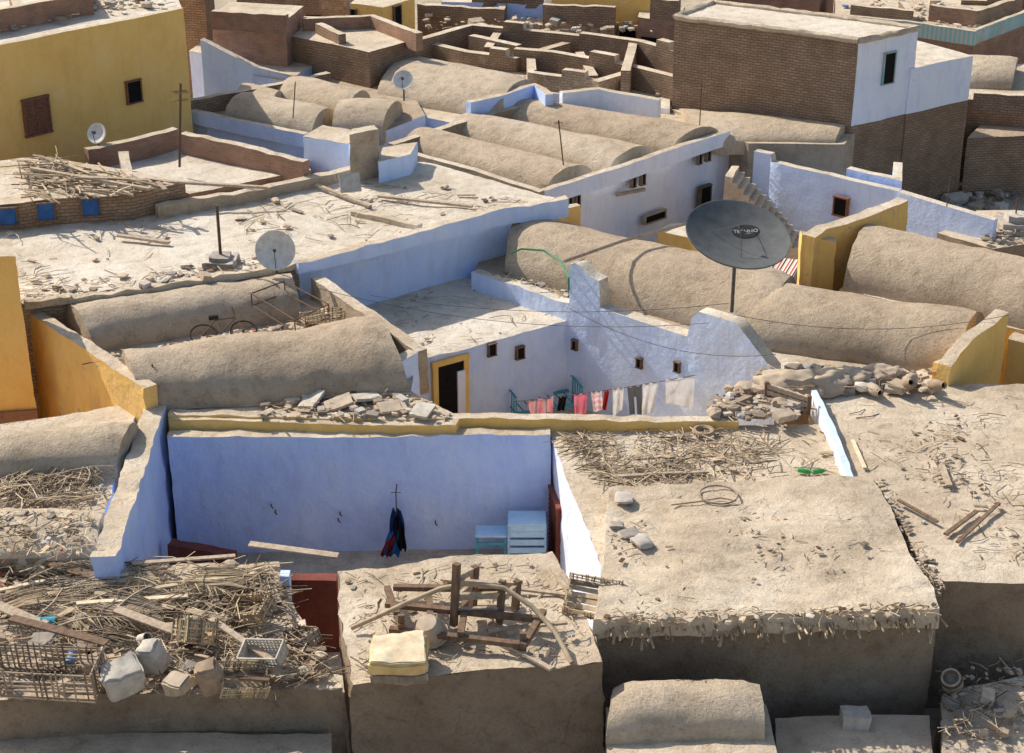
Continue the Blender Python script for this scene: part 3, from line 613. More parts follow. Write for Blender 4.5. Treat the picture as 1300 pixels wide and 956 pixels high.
litter('junk_heap','broken timber and planks piled on the raised roof at the left edge',[(20,205),(60,200),(220,234),(160,246),(40,250)],5.25,170,40,seed=13,h=.3,ln=(.6,2.8),rr=(.01,.03),cat='heap',board=.35,ang=(2.6,.5))
litter('junk_heap','rubble of stones along the parapet foot by the right vaults',[(900,505),(985,462),(1190,470),(1190,494),(1030,496),(1010,530),(905,532)],3.2,160,300,seed=14,h=.35,cat='heap',rs=(.05,.28),board=.35)
litter('junk_heap','fallen bricks and dirt in the street at the right edge',[(1190,235),(1300,215),(1300,262),(1210,272)],.1,60,80,seed=15,h=.3,rs=(.08,.4),cat='heap')
litter('straw_litter','stones on the pale flat roof behind the tan vault',[(450,95),(640,80),(840,108),(840,130),(700,112)],3.72,60,70,seed=16,h=.05,rs=(.04,.2))
litter('junk_heap','bricks and scraps lying in the far street at the top edge',[(540,10),(860,14),(860,40),(540,40)],4.1,60,140,seed=17,h=.2,rs=(.06,.3),cat='heap',col=.15)
litter('junk_heap','bricks and clutter on the roof of the yellow building',[(0,40),(100,20),(220,5),(200,-10),(0,15)],8.05,50,100,seed=24,h=.2,rs=(.06,.26),cat='heap',col=.1)
litter('junk_heap','loose bricks inside the roofless yards, top centre',[(560,70),(650,84),(840,108),(830,80),(640,56)],3.2,50,140,seed=25,h=.2,rs=(.06,.25),cat='heap')
litter('junk_heap','scraps and bricks on the flat roofs at the top right',[(1070,24),(1230,40),(1290,18),(1180,0),(1070,0)],4.22,60,120,seed=28,h=.1,rs=(.06,.25),cat='heap',col=.1)
litter('junk_heap','potsherds and driftwood in the bottom right corner',[(1200,850),(1310,830),(1310,930),(1200,935)],1.35,120,60,seed=18,h=.3,cat='heap',rs=(.04,.2))
litter('straw_litter','rubble on the tumbledown roof at the right edge',[(1205,278),(1300,272),(1300,306),(1250,306)],2.35,60,90,seed=20,h=.2,rs=(.05,.22))
litter('straw_litter','dirt and stones in the gutter beside the long vault',[(615,345),(722,378),(730,372),(640,345)],3.1,30,50,seed=26,h=.1,rs=(.03,.12))
# ================= DISHES
def dish(label,R_,loc,nrm,poleH,mat,feed=True,text=None,twist=0):
    r=thing('satellite_dish',label,'satellite dish')
    n=Vector(nrm).normalized(); rot=n.to_track_quat('Z','Y').to_matrix()@Matrix.Rotation(twist,3,'Z')
    hub=Vector((0,0,poleH)); dep=R_*.24
    def T(bm):
        for v in bm.verts: v.co=rot@v.co+hub
    bm=bmesh.new(); pr=[(R_*k/10+.001,dep*(k/10)**2) for k in range(11)]
    lathe(bm,pr,40); lathe(bm,[(a+.0,b-.03) for a,b in pr],40); lathe(bm,[(R_,dep),(R_+.03,dep+.005),(R_+.03,dep-.04),(R_,dep-.03)],40)
    T(bm); finish('bowl',bm,[mat],r,smooth=True)
    bm=bmesh.new(); lathe(bm,[(.001,-.12),(.16,-.12),(.16,-.035),(.001,-.035)],12); T(bm); tube(bm,[(0,0,0),(0,0,poleH-.06)],.05 if R_>1 else .03,10); finish('pole',bm,['metal_dark'],r)
    if R_>1:
        for k in range(8):
            a=k*math.pi/4; bm=bmesh.new(); tube(bm,[(R_*t*math.cos(a),R_*t*math.sin(a),dep*t*t-.045) for t in (.1,.3,.5,.7,.97)],.014,5); T(bm); finish('rib',bm,['metal_dark'],r)
    if feed:
        fz=R_*(.42 if R_>1 else .85); k3=3 if R_>1 else 1
        for k in range(k3):
            a=k*2*math.pi/3-math.pi/2; bm=bmesh.new(); tube(bm,[(R_*.5*math.cos(a),R_*.5*math.sin(a),dep*.25),(.04*math.cos(a),.04*math.sin(a),fz)] if R_>1 else [(R_*.97*math.cos(a),R_*.97*math.sin(a),dep),(.04*math.cos(a),.04*math.sin(a),fz)],.009 if R_>1 else .012,5); T(bm); finish('feed_arm',bm,['dish_rib'],r)
        bm=bmesh.new(); lathe(bm,[(.001,fz-.08),(.05,fz-.08),(.05,fz-.03),(.035,fz-.02),(.035,fz+.06),(.001,fz+.06)],12); T(bm); finish('feed_horn',bm,['dish_rib'],r)
    if text:
        ox,oy=.24*R_,.30*R_
        bm=bmesh.new(); vs=[]
        for k in range(28):
            a=2*math.pi*k/28; x=.27*math.cos(a)*R_+ox; y=.17*math.sin(a)*R_+oy; vs.append(bm.verts.new((x,y,dep*((x*x+y*y)/R_**2)+.012)))
        bm.faces.new(vs); T(bm); pt=finish('logo_plate',bm,['black_paint'],r)
        for tx,sz,yy in ((text,.115,.0),('———',.07,-.04)):
            cu=bpy.data.curves.new('t','FONT'); cu.body=tx; cu.size=sz*R_; cu.align_x='CENTER'; cu.extrude=.003
            to=bpy.data.objects.new('t',cu); COL.objects.link(to); bpy.context.view_layer.update()
            me=bpy.data.meshes.new_from_object(to.evaluated_get(bpy.context.evaluated_depsgraph_get())); bpy.data.objects.remove(to)
            bm=bmesh.new(); bm.from_mesh(me)
            for v in bm.verts:
                x,y=v.co.x+ox,v.co.y+yy*R_+oy-.04*R_; v.co=Vector((x,y,dep*((x*x+y*y)/R_**2)+.022+v.co.z))
            T(bm); finish('lettering',bm,['text_white'],pt)
    r.location=loc; return r
dish('large dark grey satellite dish lettered in a black oval, above the washing courtyard',1.36,P(929,396,4.1),(.12,-.32,.92),1.95,'dish_grey',text='TECHNO',twist=R(-14))
dish('weathered cream satellite dish on a stone foot, left of the blue drop wall',.52,P(352,352,4.2),(.05,-.85,.3),.8,'dish_white')
dish('small grey satellite dish behind the cluster of small vaults',.33,P(513,128,4.6),(-.1,-.8,.5),.75,'dish_white')
dish('small white satellite dish on the brick parapet under the yellow building',.3,P(127,200,4.8),(-.3,-.8,.4),.8,'dish_white')
def stone(label,u,v,z,s,mat='stone_grey',seed=0,group=None,flat=.45):
    rg=random.Random(seed); bm=bmesh.new(); rock(bm,(0,0,s*flat*.35),s,rg,0,flat,sub=2); o=finish('stone',bm,[mat],L=.5); o.location=P(u,v,z); tag(o,label,'stone',group); return o
# ================= POLES AND AERIALS
def pole(label,u,v,z,h,r=.03,mat='metal_rust',foot=None,lean=(0,0),bars=(),name='pole',cat='pole'):
    t=thing(name,label,cat); bm=bmesh.new(); tube(bm,[(0,0,0),(lean[0]*.5,lean[1]*.5,h*.5),(lean[0],lean[1],h)],r,7); finish('mast',bm,[mat],t)
    if foot:
        bm=bmesh.new(); box(bm,(0,0,foot[1]/2),(foot[0],foot[0],foot[1])); box(bm,(0,0,foot[1]*1.3),(foot[0]*.6,foot[0]*.6,foot[1]*.6)); finish('foot',bm,['stone_grey'],t,L=.12,a=(.07,.05))
    for (k,l,a) in bars:
        bm=bmesh.new(); d=Vector((math.cos(a),math.sin(a),0))*l/2; c=Vector((lean[0]*k,lean[1]*k,h*k)); tube(bm,[c-d,c+d],.012,5)
        e=Vector((-d.y,d.x,0)).normalized()*.22
        for j in range(6): q=c-d+2*d*(j+.5)/6; tube(bm,[q-e,q+e],.007,4)
        finish('aerial_bar',bm,[mat],t)
    t.location=P(u,v,z); return t
pole('rusty upright pipe set in a stepped stone foot on the broad upper roof',281,336,4.4,1.75,.045,'wood_dark',foot=(.9,.2))
pole('crooked wooden mast tied with sticks, beside the brick terrace',228,212,4.9,2.7,.04,'wood_dark',lean=(.25,0),bars=((.8,.5,.6),(.9,.4,2.)),name='aerial_mast',cat='aerial')
pole('thin comb shaped television aerial in front of the big brick building',888,164,3.9,1.7,.02,bars=((.92,.9,.3),(.75,.6,.3)),name='aerial_mast',cat='aerial')
pole('thin bent rod standing on the middle of the three long vaults',716,216,4.0,1.7,.022,lean=(-.2,0),bars=((.95,.3,0),))
pole('short stick standing at the head of the blue courtyard wall',197,502,3.6,.85,.02,'wood_dark')
pole('short iron pole on a heap of stones at the right edge',1287,292,2.3,1.1,.025,foot=(1.0,.35))
pole('tall white street pole at the top right',1277,120,0,7.5,.08,'white_post')
pole('thin iron rod rising from the blue wall near the right vaults',1202,262,3.2,1.0,.02)
pole('thin stick standing between the small vaults',372,150,4.6,1.3,.02,'wood_dark',lean=(.15,0))
def tubething(name,label,cat,pts,r,mat,group=None,n=6,r1=None):
    bm=bmesh.new(); c=pts[0]; tube(bm,[p-c for p in pts],r,n,r1=r1); o=finish(name,bm,[mat],smooth=True); o.location=c; return tag(o,label,cat,group)
tubething('wooden_pole','long pale pole leaning from the courtyard pillar across the long vault','pole',[P(716,332,4.5),P(790,306,4.55),P(872,284,4.4)],.05,'wood_grey')
tubething('garden_hose','green hose looping over the corner by the long vault','hose',[P(648,322,4.1),P(662,316,4.2),P(690,318,4.2),P(712,332,4.2),P(722,352,4.2),P(722,372,3.4)],.03,'hose_green')
def cable(label,a,b,sag,r=.008,n=14):
    pts=[a.lerp(b,k/n)-Vector((0,0,sag*4*(k/n)*(1-k/n))) for k in range(n+1)]; return tubething('cable',label,'cable',pts,r,'metal_dark',n=4)
cable('thin wire slung over the washing courtyard from the left vault house',P(400,365,4.4),P(900,410,4.2),.5)
cable('thin wire running from the pillar down across the blue court wall',P(724,392,3.9),P(985,450,3.6),.5)
cable('thin wire stretched above the low roof to the dish',P(470,375,4.5),P(925,385,4.7),.35)
cable('thin wire crossing in front of the right vaults',P(935,400,4.3),P(1281,400,4.4),.4)
# clothesline
c0=P(652,510,2.5); c1=P(884,476,2.55); cl=cable('clothes line sagging under the washing in the courtyard',c0,c1,.06,.01)
def cloth(label,s,w_,h_,mat,sd=0,legs=False,name='hung_cloth'):
    d=(c1-c0).normalized(); p=c0.lerp(c1,s)-Vector((0,0,.24*s*(1-s)))
    bm=bmesh.new(); nx,nz=12,10; g=[]
    for i in range(nx+1):
        row=[]
        for j in range(nz+1):
            k=j/nz; x=(i/nx-.5)*w_*(1-.22*k*abs(math.sin(sd*1.7)))+.08*k*math.sin(sd*2.1); zz=-k*h_*(1+.06*math.sin(i*.6+sd)+.25*(i/nx-.5)*math.sin(sd*3))+.03*math.cos(i*math.pi*4/nx)*(1-k)
            row.append(bm.verts.new(d*x+Vector((0,-1,0))*(math.sin(i*.9+sd+k*1.5)*.045*(.25+k)+.03)+Vector((0,0,zz))))
        g.append(row)
    for i in range(nx):
        for j in range(nz):
            if legs and j>3 and i in (nx//2-1,nx//2): continue
            bm.faces.new((g[i][j],g[i+1][j],g[i+1][j+1],g[i][j+1]))
    bmesh.ops.solidify(bm,geom=bm.faces[:],thickness=.012)
    o=finish(name,bm,[mat],smooth=True); o.location=p; return tag(o,label,'laundry')
cloth('striped pink and white cloth, leftmost on the clothes line',.14,.75,.42,'cloth_stripe',sd=1)
cloth('dark cloth hanging between the striped cloth and the pink shirt',.265,.22,.4,'cloth_black',sd=2)
cloth('bright pink shirt on the clothes line',.36,.38,.62,'cloth_pink',sd=3)
cloth('pale pink striped cloth right of the bright pink shirt',.445,.3,.55,'cloth_pinkstripe',sd=4)
cloth('narrow dark red cloth between pink and white washing',.505,.14,.55,'cloth_red',sd=5)
cloth('white vest in the middle of the clothes line',.565,.32,.72,'cloth_white',sd=6)
cloth('dark grey trousers hanging from the clothes line',.655,.42,.85,'cloth_grey',sd=7,legs=True,name='hung_trousers')
cloth('tall white shirt right of the grey trousers',.745,.44,.9,'cloth_white',sd=8)
cloth('broad white sheet at the right end of the clothes line',.91,.85,.8,'cloth_white',sd=9)
# hanging garment
hg=thing('hanging_garment','loose dark blue garment with red hanging from an iron rod on the courtyard wall','garment')
pt=PW(503,625,Vector((-8,36.65,0)),Vector((1,36.65,0)))
bm=bmesh.new(); tube(bm,[(0,.3,.05),(0,-.1,.05),(0,-.12,-.55)],.018,6); tube(bm,[(-.12,-.1,.05),(.12,-.1,.05)],.01,5); finish('rod',bm,['metal_dark'],hg)
for q,(x0,wd,z0_,z1_,mt,nm) in enumerate(((0,.34,-.4,-1.25,'cloth_navy','bodice'),(-.12,.36,-.95,-1.68,'cloth_blue','skirt'),(-.26,.2,-1.1,-1.68,'cloth_red','hem'),(.10,.2,-.6,-1.5,'cloth_black','sleeve'))):
    bm=bmesh.new(); g=[]
    for i in range(9):
        row=[]
        for j in range(11):
            k=j/10; row.append(bm.verts.new((x0*(.3+k)+(i/8-.5)*wd*(.4+.7*math.sin(.3+k*1.9)),-.13-.02*q+.06*math.sin(i*1.6+j*.35+q),z0_+(z1_-z0_)*k+.04*math.sin(i*1.3+q))))
        g.append(row)
    for i in range(8):
        for j in range(10): bm.faces.new((g[i][j],g[i+1][j],g[i+1][j+1],g[i][j+1]))
    bmesh.ops.solidify(bm,geom=bm.faces[:],thickness=.015); finish(nm,bm,[mt],hg,smooth=True)
hg.location=pt
ra,rb=P(699,549,3.05),P(768,730,3.05)
opening(rh,ra,rb,705,668,1.5,1.7,'shutter_door','wood_red','red_paint',.08,shut=True)
def crate(label,loc,s,mat,rz=0,tilt=(0,0),name='plastic_crate',cat='crate',nsl=(4,5),th=.02,base=True):
    t=thing(name,label,cat); w_,d_,h_=s; rg=random.Random(int(s[0]*1000+loc[0]*100)); wk='wicker' in name; jr=.018 if wk else 0
    def J(): return Vector((rg.uniform(-jr,jr),rg.uniform(-jr,jr),rg.uniform(-jr,jr)*2))
    def panel(o,ux,l):
        bm=bmesh.new(); uy=Vector((0,0,1)); o=Vector(o); ux=Vector(ux)
        for i in range(nsl[0]+1):
            z=h_*i/nsl[0]
            if wk and 0<i<nsl[0] and rg.random()<.2: continue
            beam(bm,o+uy*z+J(),o+ux*l+uy*z+J(),th,th*1.4)
        for i in range(nsl[1]+1):
            x=l*i/nsl[1]
            if wk and 0<i<nsl[1] and rg.random()<.2: continue
            beam(bm,o+ux*x+J(),o+ux*x+uy*h_*(1+(rg.uniform(0,.15) if wk else 0))+J(),th*1.2,th*1.1)
        finish('side_panel',bm,[mat],t)
    panel((-w_/2,-d_/2,0),(1,0,0),w_); panel((-w_/2,d_/2,0),(1,0,0),w_); panel((-w_/2,-d_/2,0),(0,1,0),d_); panel((w_/2,-d_/2,0),(0,1,0),d_)
    if base:
        bm=bmesh.new()
        for i in range(6): y=-d_/2+d_*(i+.5)/6; beam(bm,Vector((-w_/2,y,.01))+J(),Vector((w_/2,y,.01))+J(),d_/8,th)
        finish('base_panel',bm,[mat],t)
    t.rotation_euler=(tilt[0],tilt[1],rz); t.location=loc; return t
# pale blue slatted chest and bench in the courtyard corner
cz=thing('slatted_chest','pale blue slatted chest in the courtyard corner by the shutter door','chest')
for z in (.12,.34,.56,.78,1.0,1.16):
    bm=bmesh.new(); beam(bm,(-.42,-.28,z),(.42,-.28,z),.04,.15); finish('slat',bm,['cyan_plastic'],cz)
bm=bmesh.new(); box(bm,(0,.02,1.27),(.9,.66,.05)); finish('top',bm,['cyan_plastic'],cz)
for sx in (-.44,.44):
    bm=bmesh.new(); box(bm,(sx,.02,.62),(.05,.6,1.24)); finish('side_panel',bm,['cyan_plastic'],cz)
cz.location=(.36,36.3,.03)
cb=thing('low_bench','low pale blue bench left of the slatted chest in the courtyard','bench')
bm=bmesh.new(); box(bm,(0,0,.92),(.75,.5,.05)); finish('seat',bm,['cyan_plastic'],cb)
for sx in (-.34,.34):
    for sy in (-.2,.2): bm=bmesh.new(); box(bm,(sx,sy,.445),(.05,.05,.89)); finish('leg',bm,['turq_metal'],cb)
bm=bmesh.new(); beam(bm,(-.34,-.2,.7),(.34,-.2,.7),.03,.06); finish('rail',bm,['turq_metal'],cb); cb.location=(-.5,36.3,.03)
tb=thing('metal_bed','turquoise metal bed frame standing in the washing courtyard','bed')
for x in (-1.0,1.0):
    bm=bmesh.new()
    for k in range(6): tube(bm,[(x,-.45+.18*k,0),(x,-.45+.18*k,.9)],.02,5)
    tube(bm,[(x,-.45,.9),(x,.45,.9)],.03,6); finish('headboard',bm,['turq_metal'],tb)
bm=bmesh.new()
for y in (-.45,.45): beam(bm,(-1,y,.4),(1,y,.4),.05,.08)
for k in range(9): beam(bm,(-1+.25*k,-.45,.4),(-1+.25*k,.45,.4),.03,.03)
finish('side_rail',bm,['turq_metal'],tb); tb.location=P(690,526,.04); tb.rotation_euler=(0,0,R(20))
# ================= FRONT BLOCK THINGS
def BP(u,v,h): p=P(u,v,3.05); return p+Vector((0,0,h))
bf=thing('broken_bench','broken grey wooden bench frame lying on the small foreground block','bench',P(590,775,3.05))
def beams(par,lst,mat,w_=.09,h_=.07):
    for nm,p,q in lst: bm=bmesh.new(); beam(bm,p,q,w_,h_); finish(nm,bm,[mat],par)
beams(bf,[('rail',BP(490,782,.28),BP(690,802,.28)),('rail',BP(495,810,.2),BP(665,830,.2)),('rail',BP(500,759,.25),BP(645,764,.3)),('crossbar',BP(492,762,.3),BP(510,812,.3)),('crossbar',BP(592,777,.3),BP(585,822,.3)),('crossbar',BP(690,792,.3),BP(664,834,.25)),('crossbar',BP(545,767,.24),BP(548,814,.24)),('leg',BP(510,810,0),BP(510,808,.5)),('leg',BP(664,830,0),BP(664,828,.45))],'wood_dark',.13,.1)
bc2=thing('broken_chair','upturned dark wooden chair with its legs in the air on the foreground block','chair',P(605,780,3.05))
beams(bc2,[('leg',BP(576,794,.0),BP(581,790,1.35)),('leg',BP(634,792,.0),BP(638,786,.9)),('leg',BP(600,772,0),BP(604,770,.95)),('leg',BP(654,774,0),BP(657,772,.65))],'wood_dark',.13,.12)
beams(bc2,[('seat_rail',BP(578,790,.6),BP(637,788,.6)),('seat_rail',BP(601,770,.55),BP(656,772,.55)),('seat_rail',BP(578,790,.55),BP(601,770,.52)),('seat_rail',BP(637,788,.52),BP(656,772,.5)),('stretcher',BP(580,790,1.0),BP(602,770,.85)),('stretcher',BP(578,792,.3),BP(634,790,.3)),('stretcher',BP(578,789,.92),BP(637,787,.8))],'wood_grey',.08,.13)
tubething('bent_branch','long bent palm rib arching over the foreground block','branch',[BP(446,802,.08),BP(480,799,.3),BP(520,794,.55),BP(560,790,.78),BP(600,788,.88),BP(640,790,.8),BP(675,800,.55),BP(704,816,.27),BP(726,844,.04)],.05,'straw',n=8)
for i,(a,b,l) in enumerate((((560,735),(760,760),'long lath behind the upturned chair'),((620,800),(720,790),'grey board right of the broken frame'),((640,815),(700,850),'short board near the front right of the foreground block'),((700,720),(735,770),'board along the right side of the foreground block'))):
    p=P(*a,3.12);q=P(*b,3.12); bm=bmesh.new(); beam(bm,Vector((0,0,0)),q-p,.1,.05); o=finish('plank',bm,['wood_grey']); o.location=p; tag(o,l,'plank')
cu=thing('foam_cushion','worn cream yellow cushion box on the small foreground block','cushion')
for i,(nm,s,z,mt) in enumerate((('base',(1.12,.94,.2),.11,'wood_grey'),('side_pad',(1.13,.96,.26),.34,'foam_yellow'),('top_pad',(1.08,.92,.06),.50,'foam_tan'))):
    bm=bmesh.new(); box(bm,(0,0,z),s); bmesh.ops.bevel(bm,geom=bm.edges[:],offset=.03 if i<2 else .02,segments=2,affect='EDGES'); finish(nm,bm,[mt],cu,L=.1,a=(.09,.06))
cu.location=P(508,848,3.02); cu.rotation_euler=(R(4),0,R(3))
pc=thing('clay_pot','upturned grey clay pot behind the yellow cushion','pot'); bm=bmesh.new(); lathe(bm,[(.3,0),(.31,.05),(.26,.3),(.2,.42),(.001,.44)],18); finish('body',bm,['clay_pale'],pc,smooth=True); bm=bmesh.new(); lathe(bm,[(.3,0),(.34,.0),(.34,.06),(.3,.06)],18); finish('rim',bm,['clay_pale'],pc,smooth=True); pc.location=P(549,806,3.1); pc.rotation_euler=(R(20),R(-15),0)
crate('flat wicker cage overhanging the corner of the near cracked roof',P(752,762,3.15),(1.05,.85,.2),'straw',rz=R(-10),tilt=(R(25),R(6)),name='wicker_cage',cat='cage',nsl=(3,17))
# ================= FOREGROUND LEFT THINGS
WC=[(62,868,2.9,(2.0,.8,.6),-4,(8,0),'large wicker cage lying at the bottom left corner','wood_grey'),(246,816,2.95,(.7,.5,.42),40,(-24,28),'upright wicker cage tipped beside the pale plastic crate','straw'),(322,780,2.85,(.85,.55,.3),-25,(18,-18),'wicker cage behind the pale plastic crate','straw'),(308,868,2.85,(.85,.6,.3),15,(25,10),'wicker cage in front of the pale plastic crate','straw'),(385,818,2.7,(.7,.5,.25),-50,(10,-22),'small wicker cage slipping off the right side of the tangle','wood_grey')]
for u,v,z,s,rz,ti,l,m_ in WC: crate(l,P(u,v,z),s,m_,rz=R(rz),tilt=(R(ti[0]),R(ti[1])),name='wicker_cage',cat='cage',nsl=(6,18),th=.022)
crate('pale dusty plastic crate among the baskets at the bottom left',P(336,838,3.0),(.8,.5,.3),'white_plastic',rz=R(-14),tilt=(R(14),R(-8)),nsl=(4,11),th=.026)
for i,(u,v,z,s,rz,l,m_,nm,ct) in enumerate(((160,866,2.9,(.8,.55,.5),24,'grey broken foam block leaning left in the baskets','foam_grey','foam_block','block'),(203,846,2.9,(.42,.42,.62),-15,'pale grey foam block standing in the baskets','foam_grey','foam_block','block'),(272,868,2.9,(.45,.35,.6),10,'brown clay block standing by the baskets','clay','clay_block','block'),(55,812,2.95,(.6,.4,.1),-20,'small grey slab on the tangle of palm ribs','stone_grey','stone_slab','slab'),(232,872,2.95,(.5,.35,.3),-30,'small tan block at the bottom edge by the cages','clay_pale','clay_block','block'),(120,845,2.95,(.5,.3,.3),35,'dusty tan block left of the grey foam','clay_pale','clay_block','block'))):
    bm=bmesh.new(); box(bm,(0,0,s[2]/2),s); bmesh.ops.bevel(bm,geom=bm.edges[:],offset=.04,segments=2,affect='EDGES'); o=finish(nm,bm,[m_],L=.1,a=(.09,.07)); o.location=P(u,v,z); o.rotation_euler=(R(15),R(-10),R(rz)); tag(o,l,ct)
for i,(u,v,z,r_,h_,m_,ti,l) in enumerate(((120,822,3.0,.11,.26,'metal_rust',80,'rusty tin lying left of the foam blocks'),(178,812,3.0,.1,.24,'stone_grey',60,'small grey tin above the foam blocks'),(225,795,2.95,.12,.3,'white_plastic',85,'dusty white canister behind the tipped cage'),(88,842,3.1,.09,.22,'blue_plastic',70,'small blue tin on the large wicker cage'),(355,862,2.85,.14,.25,'clay',40,'broken brown jar at the right of the baskets'),(70,790,2.95,.12,.28,'turq_metal',85,'teal canister in the middle of the palm tangle'))):
    t=thing('tin_can',l,'tin'); bm=bmesh.new(); lathe(bm,[(.001,0),(r_,0),(r_,h_),(r_*.9,h_),(r_*.9,h_*.1),(.001,h_*.1)],14); finish('body',bm,[m_],t,smooth=True); bm=bmesh.new(); lathe(bm,[(r_,h_-.02),(r_+.012,h_-.01),(r_+.012,h_+.008),(r_-.01,h_+.008)],14); finish('rim',bm,[m_],t); t.location=P(u,v,z); t.rotation_euler=(R(ti),0,R(i*57))
PLK=[(20,828,140,855,.8,.2,'wood_dark','dark plank across the large wicker cage'),(270,815,345,862,.55,.14,'wood_grey','grey plank sloping between the baskets'),(318,712,430,722,.42,.2,'wood_grey','pale board bridging to the small foreground block'),(100,790,240,775,.45,.12,'straw_pale','pale lath over the palm tangle, centre left'),(170,735,300,720,.38,.12,'wood_grey','grey lath near the back of the palm tangle'),(0,770,90,745,.38,.1,'straw_pale','pale lath at the left edge of the palm tangle'),(200,770,330,745,.45,.1,'straw','tan lath rising over the palm tangle'),(0,720,60,732,.38,.16,'wood_dark','dark board at the back left corner of the palm tangle'),(60,735,160,760,.42,.25,'wood_dark','broad dark board half buried at the back of the tangle'),(150,800,230,825,.5,.22,'wood_grey','broad grey board above the foam blocks'),(0,795,60,815,.5,.25,'wood_grey','broad grey board at the left edge above the large cage')]
for a1,b1,a2,b2,h_,w_,m_,l in PLK:
    p=P(a1,b1,2.65)+Vector((0,0,h_)); q=P(a2,b2,2.65)+Vector((0,0,h_-.1)); bm=bmesh.new(); beam(bm,Vector((0,0,0)),q-p,w_,.04); o=finish('plank',bm,[m_]); o.location=p; tag(o,l,'plank')
def mat_(label,u,v,z,w_,h_,rz,m_,seed):
    rg=random.Random(seed); bm=bmesh.new()
    for i in range(26):
        y=(i/25-.5)*h_; l=w_*rg.uniform(.7,1); x0=rg.uniform(-.1,.1)
        tube(bm,[(x0-l/2,y,.03+.05*math.sin(i*.3)),(x0,y+rg.uniform(-.02,.02),.08+.05*math.sin(i*.3+1)),(x0+l/2,y,.03+.05*math.sin(i*.3+2))],h_/60,4)
    for x in (-.3,.3): tube(bm,[(x*w_,(j/8-.5)*h_,.09+.05*math.sin(j)) for j in range(9)],.012,4)
    o=finish('reed_mat',bm,[m_]); o.location=P(u,v,z); o.rotation_euler=(R(rg.uniform(-8,8)),R(rg.uniform(-8,8)),rz); tag(o,label,'reed mat')
mat_('torn flat reed mat at the back right of the left tangle',285,738,3.0,1.5,.7,.1,'straw',1); mat_('torn flat reed mat in the centre of the left tangle',165,775,3.0,1.4,.8,-.3,'wood_grey',2); mat_('small reed mat at the left edge of the tangle',25,765,3.0,1.1,.6,.4,'straw',3)
def sheaf(label,u,v,z,l,a,seed,n=45,spread=.3,mat='straw'):
    rg=random.Random(seed); bm=bmesh.new()
    for k in range(n):
        y0_=rg.gauss(0,.2); s=rg.gauss(0,spread); L_=l*rg.uniform(.3,1); h=rg.uniform(0,.1); bd=rg.gauss(0,.06); x0=rg.uniform(-.6,.2)
        tube(bm,[Vector((x0+L_*t-l*.2,y0_+s*t*L_*.5+bd*math.sin(t*3),h+.04*math.sin(t*3)+.02)) for t in (0,.33,.66,1)],rg.uniform(.004,.012),3,r1=.003)
    o=finish('reed_bundle',bm,[mat]); o.location=P(u,v,z); o.rotation_euler=(0,0,a); tag(o,label,'reed bundle',kind='stuff')
for i,(u,v,l,a,m_,lb) in enumerate(((120,745,2.0,.25,'straw_pale','sheaf of pale reeds sweeping across the back of the left tangle'),(60,775,1.8,-.1,'wood_grey','sheaf of grey reeds in the middle of the left tangle'),(190,765,1.8,.5,'straw','fan of reeds right of the centre of the left tangle'),(120,800,1.6,2.8,'wood_grey','brush of reeds above the foam blocks'),(60,612,1.4,.3,'wood_grey','grey twig bundle between the left vaults'),(30,605,1.3,2.7,'straw','tan twig bundle between the left vaults'))): sheaf(lb,u,v,2.9 if v>690 else 3.3,l,a,i,mat=m_)
def frond(label,u,v,z,l,a,seed):
    rg=random.Random(seed); t=thing('palm_frond',label,'palm frond'); bm=bmesh.new()
    pts=[Vector((l*k/8,0,.25*math.sin(k/8*2.6))) for k in range(9)]; tube(bm,pts,.022,5,r1=.008); finish('midrib',bm,['straw_pale'],t)
    bm=bmesh.new()
    for k in range(90):
        s=.1+.9*k/90; c=pts[min(8,int(s*8))].lerp(pts[min(8,int(s*8)+1)],s*8%1) if s<1 else pts[8]; sd=1 if k%2 else -1
        e=c+Vector((rg.uniform(.15,.4),sd*rg.uniform(.1,.4),rg.uniform(-.22,.03))); wv=Vector((.012,0,.008)); bm.faces.new([bm.verts.new(c-wv),bm.verts.new(c+wv),bm.verts.new(e)])
    finish('leaflets',bm,['straw'],t); t.location=P(u,v,z); t.rotation_euler=(0,0,a); return t
for i,(u,v,l,a,lb) in enumerate(((95,770,1.9,.3,'dry palm frond lying over the middle of the left tangle'),(60,800,1.7,.1,'dry palm frond nearest the large wicker cage'),(180,745,1.9,-.2,'dry palm frond at the back right of the tangle'),(20,745,1.8,.5,'dry palm frond at the back left edge of the tangle'),(130,790,1.6,.9,'dry palm frond pointing up from the foam blocks'),(230,765,1.5,2.6,'dry palm frond crossing behind the wicker cages'))): frond(lb,u,v,2.9,l,a,i)
# ================= NEAR ROOF THINGS
for i,(u,v,s,l) in enumerate(((792,634,.24,'rounded grey stone highest on the near slab'),(783,668,.2,'smaller flat grey stone on the near slab'),(800,678,.22,'pale flat stone touching the largest slab stone'),(815,690,.34,'largest flat grey slab stone on the near slab'),(845,785,.15,'pale stone at the reed edge of the near roof'))):
    stone(l,u,v,3.37,s,'stone_grey',seed=i,flat=.35)
def ring(label,u,v,z,R_,r,mat,name,cat):
    bm=bmesh.new(); tube(bm,[Vector((R_*math.cos(a*math.pi/12),R_*math.sin(a*math.pi/12),r)) for a in range(25)],r,6,cap=False); o=finish(name,bm,[mat],smooth=True); o.location=P(u,v,z); return tag(o,label,cat)
ring('hoop of bent cane lying on the near slab',912,629,3.39,.42,.022,'wood_grey','cane_hoop','hoop'); ring('small worn tyre lying at the back of the near roof',893,550,3.1,.22,.06,'clay','tyre','tyre')
tubething('wooden_stick','curved stick beside the cane hoop','stick',[P(852,641,3.4),P(885,637,3.42),P(915,632,3.4),P(935,636,3.4)],.02,'wood_grey')
